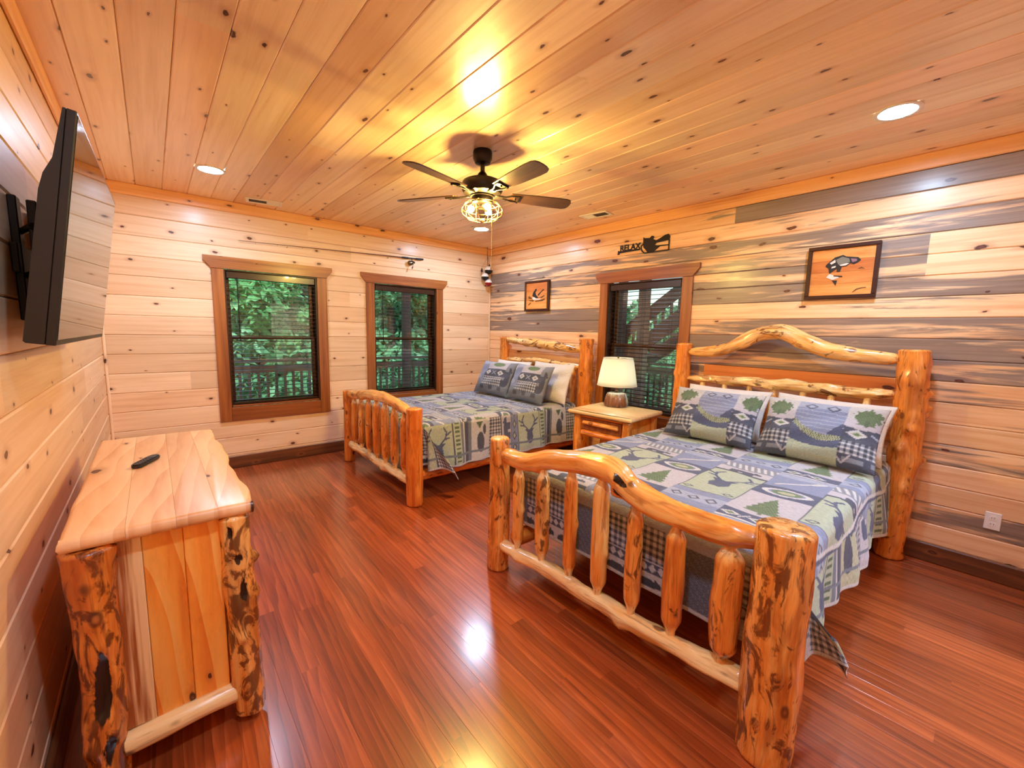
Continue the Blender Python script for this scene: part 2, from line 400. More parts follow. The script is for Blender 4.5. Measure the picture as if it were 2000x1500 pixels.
def plank(parent, org, ex, ey, ez, x0, x1, w0, w1, T, mat, color, ch=0.006, name='plank', gap=0.0006):
    """board from x0..x1 along ex, w0..w1 across ey, front face at T along ez, long front edges chamfered"""
    w0 += gap; w1 -= gap
    if x1-x0 < 0.004 or w1-w0 < 0.004: return None
    c = min(ch, (w1-w0)*0.3)
    prof = [(w0, 0), (w1, 0), (w1, T-c), (w1-c, T), (w0+c, T), (w0, T-c)]
    v = [(x0, p[0], p[1]) for p in prof] + [(x1, p[0], p[1]) for p in prof]
    n = 6; f = [tuple(range(n-1, -1, -1)), tuple(range(n, 2*n))] + [(k, (k+1) % n, n+(k+1) % n, n+k) for k in range(n)]
    if ex.cross(ey).dot(ez) < 0: f = [tuple(reversed(q)) for q in f]
    o = me_obj(name, v, f, mat, parent)
    o.matrix_world = Matrix(((ex.x, ey.x, ez.x, org[0]), (ex.y, ey.y, ez.y, org[1]), (ex.z, ey.z, ez.z, org[2]), (0, 0, 0, 1)))
    o.color = tuple(color) + (1,)
    return o

def plank_wall(parent, org, ex, ez, length, rows, holes, mat, color_fn, joints_fn, T=0.018, ch=0.006):
    """rows: list of (z0,z1); holes: (x0,x1,z0,z1) along ex"""
    for ri, (z0, z1) in enumerate(rows):
        js = [0.0] + sorted(joints_fn(ri)) + [length]
        for bi, (a, b) in enumerate(zip(js[:-1], js[1:])):
            colr = color_fn(ri, bi)
            segs = [(a, b, z0, z1)]
            for hx0, hx1, hz0, hz1 in holes:
                new = []
                for s in segs:
                    sx0, sx1, sz0, sz1 = s
                    if hx1 <= sx0 or hx0 >= sx1 or hz1 <= sz0+0.003 or hz0 >= sz1-0.003: new.append(s); continue
                    if hx0 > sx0: new.append((sx0, hx0, sz0, sz1))
                    if hx1 < sx1: new.append((hx1, sx1, sz0, sz1))
                    m0, m1 = max(sx0, hx0), min(sx1, hx1)
                    if hz0 > sz0: new.append((m0, m1, sz0, hz0))
                    if hz1 < sz1: new.append((m0, m1, hz1, sz1))
                segs = new
            for s in segs:
                plank(parent, org, ex, Z, ez, s[0], s[1], s[2], s[3], T, mat, colr, ch)

# ---------------------------------------------------------------- the setting
TH = 0.018
def sheet_with_holes(name, org, ex, ez, length, holes, mat, th=0.12):
    """backing wall slab behind the boards (towards -ez), with window holes"""
    bm = bmesh.new(); org = Vector(org)
    xs = sorted({-0.12, length+0.12} | {h[0] for h in holes} | {h[1] for h in holes})
    for a, b in zip(xs[:-1], xs[1:]):
        zs = [-0.05]
        for h in holes:
            if h[0] <= a+1e-6 and h[1] >= b-1e-6: zs += [h[2], h[3]]
        zs.append(H+0.05)
        for z0, z1 in zip(zs[::2], zs[1::2]):
            p = [org + ex*x + Z*z + ez*t for x in (a, b) for z in (z0, z1) for t in (-th, -0.001)]
            lo = Vector([min(q[i] for q in p) for i in range(3)]); hi = Vector([max(q[i] for q in p) for i in range(3)])
            add_box(bm, lo, hi)
    return bm_obj(name, bm, mat)

# windows: opening rectangles along each wall (inside of casing)
WB = [(-3.39, -2.505, 0.655, 2.075), (-1.83, -0.945, 0.655, 2.075)]   # back wall, x range
WR = (-3.10, -2.215, 0.655, 2.075)                                   # right wall, y range
# back wall (window wall): ex = +x starting at x=-W
holes_b = [(a+W, b+W, z0, z1) for a, b, z0, z1 in WB]
grow = lambda h, g=0.03: (h[0]-g, h[1]+g, h[2]-g, h[3]+g)
PB = 0.1785
rows_b = []
z = 0.02
edges = [0.02, 0.154] + [0.154+0.1785*k for k in range(1, 14)]
edges = [e for e in edges if e < H-0.02] + [H]
rows_b = list(zip(edges[:-1], edges[1:]))
wall_back = sheet_with_holes('wall_back', (-W, TH, 0), X, -Y, W, [grow(h) for h in holes_b], M['wallback'])
tag(wall_back, 'window wall of pale knotty pine boards under the hanging rod', 'wall', kind='structure')
def jr(nmax, lo, hi, seed):
    r = random.Random(seed); return [r.uniform(lo, hi) for _ in range(r.randint(0, nmax))]
sd = lambda *a: random.Random(hash(a) % 100003).random()
plank_wall(wall_back, (-W, TH, 0), X, -Y, W, rows_b, [grow(h) for h in holes_b], M['pine'],
           lambda r, b: (0, 0.25*sd(r, b, 1)**2, sd(r, b, 2)), lambda r: jr(1, 0.4, W-0.4, r*7+1), TH)
# left wall (tv wall): ex = +y from y=-D
wall_left = sheet_with_holes('wall_left', (-W-TH, -D, 0), Y, X, D, [], M['wallback'])
tag(wall_left, 'knotty pine board wall behind the television and the dresser', 'wall', kind='structure')
plank_wall(wall_left, (-W-TH, -D, 0), Y, X, D, rows_b, [], M['pine'],
           lambda r, b: (0, 0.15+0.3*sd(r, b, 3)**2, sd(r, b, 4)), lambda r: jr(2, 0.5, D-0.5, r*11+3), TH, 0.007)
# right wall (blue-stained pine): ex = -y from y=0
edges = [0.0, 0.127] + [0.127+0.1397*k for k in range(1, 19)]
edges = [e for e in edges if e < H-0.03] + [H]
rows_r = list(zip(edges[:-1], edges[1:]))
hole_r = (-WR[1], -WR[0], WR[2], WR[3])
wall_right = sheet_with_holes('wall_right', (TH, 0, 0), -Y, -X, D, [grow(hole_r)], M['wallback'])
tag(wall_right, 'feature wall of blue-stained pine boards behind both headboards', 'wall', kind='structure')
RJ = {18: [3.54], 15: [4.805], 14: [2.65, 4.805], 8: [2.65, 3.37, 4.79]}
for r in (5, 6, 7, 9, 10, 11, 12, 13): RJ[r] = [2.65]
for r in (2, 3, 4): RJ[r] = [2.2+0.45*r]
# how much blue stain each board carries, by row from the floor: (left of the window, right of it, further right ...)
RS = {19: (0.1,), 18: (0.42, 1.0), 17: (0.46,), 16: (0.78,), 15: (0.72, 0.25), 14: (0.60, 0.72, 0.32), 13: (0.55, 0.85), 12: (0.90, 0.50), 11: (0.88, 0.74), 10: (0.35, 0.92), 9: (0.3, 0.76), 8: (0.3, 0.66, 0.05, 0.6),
      7: (0.4, 0.55), 6: (0.3, 0.25), 5: (0.3, 0.62), 4: (0.3, 0.15), 3: (0.3, 0.3), 2: (0.5, 0.74), 1: (0.3,), 0: (0.2,)}
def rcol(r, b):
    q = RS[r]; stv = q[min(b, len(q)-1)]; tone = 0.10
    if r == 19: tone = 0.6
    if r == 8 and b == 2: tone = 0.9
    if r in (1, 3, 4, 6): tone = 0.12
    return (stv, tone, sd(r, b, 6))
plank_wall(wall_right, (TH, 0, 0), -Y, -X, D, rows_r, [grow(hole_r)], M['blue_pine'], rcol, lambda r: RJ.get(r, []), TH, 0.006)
# wall behind the camera: boards around an open doorway to a lit hall
DO = (-1.86, -0.98, 0.0, 2.05)
wall_front = sheet_with_holes('wall_front', (0, -D-TH, 0), -X, Y, W, [(-DO[1], -DO[0], -0.05, DO[3])], M['wallback'])
tag(wall_front, 'pine board wall with an open doorway behind the viewpoint', 'wall', kind='structure')
plank_wall(wall_front, (0, -D-TH, 0), -X, Y, W, rows_b, [(-DO[1], -DO[0], 0.0, DO[3])], M['pine'],
           lambda r, b: (0, 0.2*sd(r, b, 8), sd(r, b, 9)), lambda r: [], TH)
# ceiling boards run along y
ceiling = box('ceiling', (-W-0.15, -D-0.15, H+TH), (0.15, 0.15, H+TH+0.1), M['wallback'])
tag(ceiling, 'varnished knotty pine tongue and groove ceiling', 'ceiling', kind='structure')
CP = 0.1835; x = -W; k = 0
first = 0.128
while x < -0.001:
    wd = first if k == 0 else CP
    x1 = min(x+wd, 0.0)
    js = [0.0] + (sorted(jr(1, 0.6, D-0.6, k*13+5)) if k % 2 else []) + [D]
    for a, b in zip(js[:-1], js[1:]):
        plank(ceiling, (-W, 0, H+TH), -Y, X, -Z, a, b, x+W, x1+W, TH, M['ceil'], (0, 0.4*sd(k, a, 10)**2, sd(k, a, 11)), 0.005)
    x = x1; k += 1
# floor strips run along y
floor = box('floor', (-W-0.15, -D-0.15, -0.16), (0.15, 0.15, -TH-0.001), M['jamb'])
tag(floor, 'glossy red-brown oak strip floor', 'floor', kind='structure')
FP = 0.0831; x = -W; k = 0; nf = 0
while x < -0.001:
    x1 = min(x+FP, 0.0); r = random.Random(k*17+2)
    y = -r.uniform(0.0, 0.9); js = [0.0]
    while y > -D+0.35:
        js.append(-y); y -= r.uniform(0.95, 1.6)
    js.append(D); js = sorted(js)
    if len(js) > 2 and js[1] < 0.25: js.pop(1)
    for a, b in zip(js[:-1], js[1:]):
        plank(floor, (-W, 0, -TH), -Y, X, Z, a, b, x+W, x1+W, TH, M['floor'], (0, 0, sd(k, round(a, 3), 12)), 0.0005, 'plank', 0.0001); nf += 1
    x = x1; k += 1
# skirting boards
def trim_bar(name, lo, hi, axis, mat, label, bev=0.006, kind='structure', cat='trim', parent=None):
    """a board whose grain runs along axis"""
    lo = Vector(lo); hi = Vector(hi); s = hi-lo
    bm = bmesh.new()
    if axis == 'x': B = Matrix.Identity(4); d = (s.x, s.z, s.y); ex, ey, ez = X, Z, -Y; org = Vector((lo.x, hi.y, lo.z))
    elif axis == 'y': d = (s.y, s.z, s.x); ex, ey, ez = Y, Z, X; org = Vector((lo.x, lo.y, lo.z))
    else: d = (s.z, s.x, s.y); ex, ey, ez = Z, X, Y; org = Vector((lo.x, lo.y, lo.z))
    add_box(bm, (0, 0, 0), d, min(bev, min(d)*0.4))
    o = bm_obj(name, bm, mat, parent)
    o.matrix_world = Matrix(((ex.x, ey.x, ez.x, org.x), (ex.y, ey.y, ez.y, org.y), (ex.z, ey.z, ez.z, org.z), (0, 0, 0, 1)))
    o.color = (0, 0.2*random.random(), random.random(), 1)
    if label: tag(o, label, cat, kind=kind)
    return o
trim_bar('baseboard_back', (-W+0.02, -0.02, 0.0), (-0.02, -0.0005, 0.128), 'x', M['base'], 'dark rustic skirting board along the window wall', cat='baseboard')
trim_bar('baseboard_right', (-0.02, -D, 0.0), (-0.0005, -0.02, 0.128), 'y', M['base'], 'dark rustic skirting board along the blue-stained wall', cat='baseboard')
trim_bar('baseboard_left', (-W+0.0005, -D, 0.0), (-W+0.02, -0.02, 0.128), 'y', M['base'], 'dark rustic skirting board behind the dresser', cat='baseboard')
trim_bar('trim_1', (-W+0.02, -0.022, 2.638), (-0.022, -0.0005, H-0.0005), 'x', M['crown'], 'pine crown board at the top of the window wall')
trim_bar('trim_2', (-0.022, -D, 2.638), (-0.0005, -0.0, H-0.0005), 'y', M['crown'], 'orange pine crown board at the top of the blue-stained wall')
trim_bar('trim_3', (-W+0.0005, -D, 2.638), (-W+0.022, -0.0, H-0.0005), 'y', M['crown'], 'pine crown board above the television')
trim_bar('trim_4', (-0.024, -0.024, 0.128), (-0.0005, -0.0005, 2.638), 'z', M['pine'], 'thin pine corner strip where window wall meets blue-stained wall')
trim_bar('trim_5', (-W+0.0005, -0.022, 0.128), (-W+0.022, -0.0005, 2.638), 'z', M['pine'], 'thin pine corner strip beside the dresser')

# ---------------------------------------------------------------- windows
def window(name, label, org, ex, ez, wid, z0, z1, n_blind, blind_label, sash_mat):
    """org: left end of the opening on the wall surface (z=0); ex along the wall to the viewer's right; ez into the room"""
    org = Vector(org); out = -ez
    root = bpy.data.objects.new(name, None); COL.objects.link(root); root.location = org + Z*z0
    tag(root, label, 'window', kind='structure')
    MW = Matrix(((ex.x, out.x, 0, org.x), (ex.y, out.y, 0, org.y), (ex.z, out.z, 1, org.z), (0, 0, 0, 1)))  # local x along, y outwards, z up
    root.matrix_world = MW
    def P(name, lo, hi, mat, bev=0.003, axis=None, parent=root):
        if axis == 'z':      # grain along z
            bm = bmesh.new(); d = Vector(hi)-Vector(lo); add_box(bm, (0, 0, 0), (d.z, d.x, d.y), bev)
            o = bm_obj(name, bm, mat, parent)
            o.matrix_local = Matrix(((0, 1, 0, lo[0]), (0, 0, 1, lo[1]), (1, 0, 0, lo[2]), (0, 0, 0, 1)))
        elif axis == 'x':
            bm = bmesh.new(); d = Vector(hi)-Vector(lo); add_box(bm, (0, 0, 0), (d.x, d.z, d.y), bev)
            o = bm_obj(name, bm, mat, parent)
            o.matrix_local = Matrix(((1, 0, 0, lo[0]), (0, 0, 1, lo[1]), (0, 1, 0, lo[2]), (0, 0, 0, 1)))
        else:
            bm = bmesh.new(); add_box(bm, lo, hi, bev); o = bm_obj(name, bm, mat, parent)
        o.color = (0, 0.3*random.random(), random.random(), 1)
        return o
    cw, ct = 0.105, 0.022
    P('side_casing', (-cw, -ct, z0-0.145), (0, 0.0, z1+0.001), M['trim'], axis='z')
    P('side_casing', (wid, -ct, z0-0.145), (wid+cw, 0.0, z1+0.001), M['trim'], axis='z')
    P('apron', (0.001, -ct, z0-0.145), (wid-0.001, 0.0, z0-0.001), M['trim'], axis='x')
    # flared head casing
    fl = 0.062; hh = 0.118
    o = prism('head_casing', [(-cw, 0), (wid+cw, 0), (wid+cw+fl, hh*0.62), (wid+cw+fl, hh), (-cw-fl, hh), (-cw-fl, hh*0.62)], X, Y, Z, (0, 0, 0), 0, 0.03, M['trim'], root)
    o.matrix_local = Matrix(((1, 0, 0, 0), (0, 0, 1, -0.03), (0, 1, 0, z1+0.002), (0, 0, 0, 1))); o.color = (0, 0.1, random.random(), 1)
    # jamb liner
    jd = 0.16
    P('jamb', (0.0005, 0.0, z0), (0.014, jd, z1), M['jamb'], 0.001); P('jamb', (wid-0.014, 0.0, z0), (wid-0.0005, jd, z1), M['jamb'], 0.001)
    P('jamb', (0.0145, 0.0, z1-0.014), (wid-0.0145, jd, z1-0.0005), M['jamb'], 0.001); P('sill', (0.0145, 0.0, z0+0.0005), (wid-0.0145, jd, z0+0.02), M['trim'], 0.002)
    # sashes
    zm = 1.385; sf = 0.04
    def sash(y, za, zb):
        s = bpy.data.objects.new('sash', None); COL.objects.link(s); s.parent = root
        bm = bmesh.new()
        a, b = 0.0155, wid-0.0155
        for lo, hi in (((a, y, za), (a+sf, y+0.03, zb)), ((b-sf, y, za), (b, y+0.03, zb)), ((a+sf, y, za), (b-sf, y+0.03, za+sf*0.9)), ((a+sf, y, zb-sf*0.9), (b-sf, y+0.03, zb))):
            add_box(bm, lo, hi, 0.003)
        bm_obj('sash_frame', bm, sash_mat, s)
        bm = bmesh.new(); add_box(bm, (a+sf-0.005, y+0.012, za+sf*0.9-0.005), (b-sf+0.005, y+0.016, zb-sf*0.9+0.005)); bm_obj('pane', bm, M['glass'], s)
    sash(0.085, z0+0.021, zm+0.02); sash(0.120, zm-0.02, z1-0.0155)
    # wooden slat blind, a thing of its own hanging inside the opening
    b = bpy.data.objects.new('window_blind', None); COL.objects.link(b); b.matrix_world = MW
    tag(b, blind_label, 'blind', 'dark wooden blinds in the three windows')
    P('headrail', (0.02, 0.006, z1-0.085), (wid-0.02, 0.062, z1-0.0165), M['blind'], 0.004, parent=b)
    sl = None; pit = 0.0445; za = z0+0.05
    n = int((z1-0.095-za)/pit)
    for i in range(n+1):
        zz = za + 0.02 + i*pit
        if sl is None:
            bm = bmesh.new()
            pr = [(-0.025, -0.0015), (0, 0.0012), (0.025, -0.0015), (0.025, 0.0012), (0, 0.004), (-0.025, 0.0012)]
            add_prism(bm, pr, Y, Z, X, (0, 0, 0), 0.022, wid-0.022); bmesh.ops.recalc_face_normals(bm, faces=bm.faces)
            sl = bm_obj('slat', bm, M['blind'], b); s = sl
        else:
            s = sl.copy(); COL.objects.link(s)
        s.location = (0, 0.036, zz); s.rotation_euler = (math.radians(2), 0, 0)
    P('bottom_rail', (0.022, 0.012, za-0.022), (wid-0.022, 0.060, za), M['blind'], 0.003, parent=b)
    for fx in (0.14, 0.5, 0.86):
        for yy in (0.0095, 0.0625):
            bm = bmesh.new(); add_tube(bm, [(wid*fx, yy, za), (wid*fx, yy, z1-0.08)], 0.0012, 5); bm_obj('ladder_cord', bm, M['cord'], b)
    bm = bmesh.new(); add_tube(bm, [(0.11, -0.004, z1-0.075), (0.112, -0.006, z1-0.72)], 0.0045, 8); bm_obj('tilt_wand', bm, M['cord'], b, True)
    return root
window('window_1', 'first window from the television wall, brown casing and wooden blind', (WB[0][0], 0, 0), X, -Y, WB[0][1]-WB[0][0], WB[0][2], WB[0][3], 0,
       'open dark slat blind in the window nearest the dresser', M['sash'])
window('window_2', 'window behind the far bed, on the same wall as the fishing rod', (WB[1][0], 0, 0), X, -Y, WB[1][1]-WB[1][0], WB[1][2], WB[1][3], 0,
       'open dark slat blind in the window behind the far bed', M['sash'])
window('window_3', 'window in the blue-stained wall between the two beds, behind the lamp', (0, WR[1], 0), -Y, -X, WR[1]-WR[0], WR[2], WR[3], 0,
       'open dark slat blind in the window behind the lamp', M['sash'])
# ---------------------------------------------------------------- ceiling lights and vents
LN = {(-3.54, -0.94): 'recessed ceiling light above the window nearest the dresser', (-0.86, -0.935): 'recessed ceiling light in the far corner beyond the fan',
      (-0.83, -4.69): 'recessed ceiling light above the near bed', (-3.54, -4.69): 'recessed ceiling light overhead near the viewpoint by the television wall'}
for (x, y), lab in LN.items():
    t = thing('recessed_light', (x, y, H), lab, 'light', 'recessed ceiling lights')
    lathe('trim_ring', [(0.104, 0.0), (0.105, -0.005), (0.098, -0.009), (0.082, -0.0065), (0.080, -0.001)], M['white_metal'], t, 40, cap=False)
    lathe('lens', [(0.0001, -0.0035), (0.05, -0.0045), (0.081, -0.0030), (0.081, -0.0005)], M['can'], t, 40, cap=False)
def vent(loc, rz, label):
    t = thing('ceiling_vent', loc, label, 'vent', 'ceiling vents', rz)
    bm = bmesh.new(); a, b, ia, ib = 0.16, 0.085, 0.13, 0.055
    for lo, hi in (((-a, ib, -0.008), (a, b, 0)), ((-a, -b, -0.008), (a, -ib, 0)), ((-a, -ib, -0.008), (-ia, ib, 0)), ((ia, -ib, -0.008), (a, ib, 0))): add_box(bm, lo, hi, 0.002)
    bm_obj('frame', bm, M['white_metal'], t)
    bm = bmesh.new(); add_box(bm, (-0.02, -ib, -0.003), (ia, ib, -0.0005)); bm_obj('damper', bm, M['slot'], t)
    bm = bmesh.new(); add_box(bm, (-ia, -ib, -0.006), (-0.022, ib, -0.0005)); bm_obj('plate', bm, M['white_metal'], t)
    for i in range(7):
        yy = -0.045+i*0.015
        bm = bmesh.new(); add_box(bm, (-ia, yy-0.002, -0.0085), (-0.022, yy+0.002, -0.0055)); bm_obj('louver', bm, M['white_metal'], t)
vent((-0.37, -2.29, H), math.radians(-82), 'white ceiling vent to the right of the fan')
vent((-3.045, -0.26, H), math.radians(170), 'ceiling vent close above the window wall')

# ---------------------------------------------------------------- ceiling fan
fan = thing('ceiling_fan', (-2.165, -2.725, H), 'five-blade dark ceiling fan with a wire-caged light kit', 'fan')
lathe('canopy', [(0.062, 0.0), (0.066, -0.01), (0.066, -0.055), (0.052, -0.082), (0.022, -0.092)], M['black_iron'], fan, 32)
lathe('downrod', [(0.016, -0.085), (0.016, -0.135), (0.030, -0.15), (0.048, -0.185)], M['black_iron'], fan, 24)
lathe('motor_housing', [(0.045, -0.180), (0.105, -0.192), (0.136, -0.207), (0.142, -0.222), (0.142, -0.258), (0.128, -0.283), (0.085, -0.296), (0.085, -0.306)], M['black_iron'], fan, 40)
for i in range(5):
    a = math.radians(194 + 72*i - 1)
    # outline of the blade, along local x
    pts = [(0.205, -0.048), (0.40, -0.062), (0.56, -0.068), (0.625, -0.066), (0.652, -0.054), (0.664, -0.030), (0.667, 0.0), (0.664, 0.030), (0.652, 0.054), (0.625, 0.066), (0.56, 0.068), (0.40, 0.062), (0.205, 0.048)]
    bm = bmesh.new(); add_prism(bm, pts, X, Y, Z, (0, 0, 0), -0.004, 0.004); bmesh.ops.recalc_face_normals(bm, faces=bm.faces)
    b = bm_obj('blade', bm, M['blade'], fan)
    b.matrix_local = Matrix.Translation((0, 0, -0.283)) @ Matrix.Rotation(a, 4, 'Z') @ Matrix.Rotation(math.radians(-12), 4, 'X')
    b.color = (0, 0, 0.13*i, 1)
    # blade iron: open bracket under the blade
    bm = bmesh.new()
    for s in (-1, 1): add_tube(bm, [(0.10, 0.012*s, -0.010), (0.17, 0.014*s, -0.010), (0.215, 0.034*s, -0.008), (0.265, 0.036*s, -0.008)], 0.006, 6)
    add_tube(bm, [(0.265, -0.040, -0.008), (0.265, 0.040, -0.008)], 0.006, 6)
    add_box(bm, (0.09, -0.02, -0.016), (0.15, 0.02, -0.005), 0.002)
    for cx, cy in ((0.24, 0.0), (0.262, -0.036), (0.262, 0.036)): add_tube(bm, [(cx, cy, -0.016), (cx, cy, 0.004)], 0.007, 8)
    bm_obj('blade_iron', bm, M['black_iron'], b, True, 40)
lathe('light_kit', [(0.070, -0.305), (0.074, -0.312), (0.070, -0.345), (0.052, -0.356), (0.030, -0.360), (0.030, -0.375), (0.0001, -0.378)], M['black_iron'], fan, 32)
# wire cage of rings and ribs
bm = bmesh.new()
prof = [(0.072, -0.330), (0.118, -0.350), (0.142, -0.385), (0.138, -0.418), (0.105, -0.448), (0.052, -0.462)]
for (r, zz) in prof[1:]:
    add_tube(bm, [(r*math.cos(2*PI*k/28), r*math.sin(2*PI*k/28), zz) for k in range(29)], 0.0022, 5, cap=False)
for k in range(10):
    a = 2*PI*k/10
    add_tube(bm, [(r*math.cos(a), r*math.sin(a), zz) for r, zz in prof], 0.0020, 5)
bm_obj('wire_cage', bm, M['chain'], fan, True)
lathe('finial', [(0.012, -0.455), (0.018, -0.463), (0.012, -0.474), (0.0001, -0.478)], M['chain'], fan, 16)
for a in (20, 140, 260):
    d = Vector((math.cos(math.radians(a)), math.sin(math.radians(a)), -0.42)).normalized()
    b0 = Vector((0, 0, -0.352)) + d*0.035
    tube('socket', [b0, b0+d*0.028], 0.016, M['brass'], fan, 14)
    bm = bmesh.new()
    add_tube(bm, [b0+d*q for q in (0.028, 0.036, 0.046, 0.058, 0.068, 0.073)], [0.010, 0.016, 0.022, 0.022, 0.014, 0.004], 12)
    bm_obj('bulb', bm, M['bulb'], fan, True)
bm = bmesh.new()
add_tube(bm, [(0.045, -0.052, -0.35), (0.046, -0.054, -0.60), (0.046, -0.054, -0.765)], 0.0011, 5)
for k in range(24): add_box(bm, (0.0448, -0.0555, -0.38-k*0.016), (0.0475, -0.0525, -0.377-k*0.016))
add_lathe(bm, [(0.002, -0.765), (0.006, -0.775), (0.006, -0.795), (0.001, -0.803)], 10, (0.046, -0.054, 0))
bm_obj('pull_chain', bm, M['chain'], fan, True, 40)

# ---------------------------------------------------------------- logs
def catmull(P, n):
    P = [Vector(p) for p in P]
    if len(P) == 2: return [P[0].lerp(P[1], i/(n-1)) for i in range(n)]
    Q = [P[0]*2-P[1]] + P + [P[-1]*2-P[-2]]; out = []
    for i in range(n):
        t = i/(n-1)*(len(P)-1); k = min(int(t), len(P)-2); f = t-k
        a, b, c, d = Q[k], Q[k+1], Q[k+2], Q[k+3]
        out.append(0.5*((2*b) + (c-a)*f + (2*a-5*b+4*c-d)*f*f + (3*b-a-3*c+d)*f**3))
    return out
def lerp_list(L, t):
    """L: list of (t, v)"""
    for (a, va), (b, vb) in zip(L[:-1], L[1:]):
        if t <= b: return va + (vb-va)*((t-a)/(b-a) if b > a else 0)
    return L[-1][1]
def log(name, pts, radii, parent, color=(0.3, 0.35), tone=0.3, seg=16, n=30, rough=0.06, bumps=(), seed=None, bend=0.0, rim=0.012, tones=None, ends=True, cavs=()):
    """radii: number or list of (t, r); bumps: (t, angle, height, width) stubs; tones: list (t, tone)"""
    seed = random.random()*100 if seed is None else seed
    c = catmull(pts, n); L = sum((b-a).length for a, b in zip(c[:-1], c[1:]))
    if not hasattr(radii, '__len__'): radii = [(0, radii), (1, radii)]
    V = []; F = []; lc = []; tn = []; cv = []
    up = None; s = 0.0; rows = []
    def ring(p, t, up, b, rad, tt, sl, flat=False):
        base = len(V)
        for k in range(seg):
            a = 2*PI*k/seg; rr = rad
            if not flat:
                q = Vector((math.cos(a)*1.3, math.sin(a)*1.3, sl*5.5)) + Vector((seed, seed*1.7, seed*0.3))
                rr *= 1 + rough*(mnoise.noise(q)*1.7 + 0.6*mnoise.noise(q*2.7))
                for bt, ba, bh, bw in bumps:
                    da = (a-ba+PI) % (2*PI) - PI
                    e = ((sl-bt*L)/bw)**2 + (da*rad/bw)**2
                    if e < 6: rr += bh*math.exp(-e*1.2)
            cq = 0.0
            if not flat:
                for ct, ca, ch_, cw_ in cavs:
                    da = (a-ca+PI) % (2*PI) - PI
                    cq = max(cq, 1.15 - ((sl-ct*L)/ch_)**2*0.6 - (da*rad/cw_)**2*0.6)
                if cq > 0.5: rr -= 0.012*min(1.0, (cq-0.5)*3)
            cv.append(max(cq, 0.0))
            V.append(p + (up*math.cos(a) + b*math.sin(a))*rr)
            lc.append((0.06*math.cos(a)*(rad/0.06), 0.06*math.sin(a)*(rad/0.06), sl)); tn.append(tt)
        return base
    for i, p in enumerate(c):
        t = i/(n-1)
        d = (c[min(i+1, n-1)]-c[max(i-1, 0)]).normalized()
        if up is None: up = (Y - d*Y.dot(d)).normalized() if abs(d.y) < 0.9 else (Z - d*Z.dot(d)).normalized()
        else: up = (up-d*up.dot(d)).normalized()
        b = d.cross(up)
        if i > 0: s += (c[i]-c[i-1]).length
        tt = lerp_list(tones, t) if tones else tone
        rad = lerp_list(radii, t)
        if i == 0 and ends:
            r0 = min(rim, rad*0.4)
            rows.append(ring(p, t, up, b, rad*0.45, tone-0.25, s-0.0)); rows.append(ring(p, t, up, b, rad-r0, tone-0.2, s)); rows.append(ring(p+d*r0, t, up, b, rad, tt, s+r0))
            continue
        if i == n-1 and ends:
            r0 = min(rim, rad*0.4)
            rows.append(ring(p-d*r0, t, up, b, rad, tt, s-r0)); rows.append(ring(p, t, up, b, rad-r0, tone-0.2, s)); rows.append(ring(p, t, up, b, rad*0.45, tone-0.25, s))
            continue
        rows.append(ring(p, t, up, b, rad, tt, s))
    for a, b in zip(rows[:-1], rows[1:]):
        for k in range(seg): F.append((a+k, a+(k+1) % seg, b+(k+1) % seg, b+k))
    F.append(tuple(rows[0]+k for k in reversed(range(seg)))); F.append(tuple(rows[-1]+k for k in range(seg)))
    o = me_obj(name, V, F, M['log'], parent, True)
    a = o.data.attributes.new('lc', 'FLOAT_VECTOR', 'POINT'); a.data.foreach_set('vector', np.array(lc, dtype=np.float32).ravel())
    a = o.data.attributes.new('tone', 'FLOAT', 'POINT'); a.data.foreach_set('value', np.array(tn, dtype=np.float32))
    a = o.data.attributes.new('cav', 'FLOAT', 'POINT'); a.data.foreach_set('value', np.array(cv, dtype=np.float32))
    o.data.set_sharp_from_angle(angle=math.radians(55))
    o.color = (color[0], color[1], (seed*0.137) % 1.0, 1)
    return o

def spindle(parent, p0, p1, r, color, ten=0.018, seed=None, tb=0.10, tt=0.10, seg=14, tone=0.38):
    """turned-tenon spindle: pale narrow ends, barky body"""
    L = (Vector(p1)-Vector(p0)).length
    a, b = 0.055/L, 1-0.055/L
    a2, b2 = a+tb*0.28/L*0.9, b-tt*0.28/L*0.9
    return log('spindle', [p0, p1], [(0, ten), (a*0.55, ten*1.05), (a, r*0.72), (a2, r), (0.5, r*1.06), (b2, r*0.98), (b, r*0.70), (1-(1-b)*0.55, ten*1.05), (1, ten)], parent, color, tone,
               seg=seg, n=34, rough=0.07, seed=seed, tones=[(0, -0.15), (a*0.9, -0.1), (a2, tone), (b2, tone), (b+(1-b)*0.1, -0.1), (1, -0.15)], ends=False,
               bumps=[(random.uniform(.3, .7), random.uniform(0, 6.28), 0.010, 0.02)])

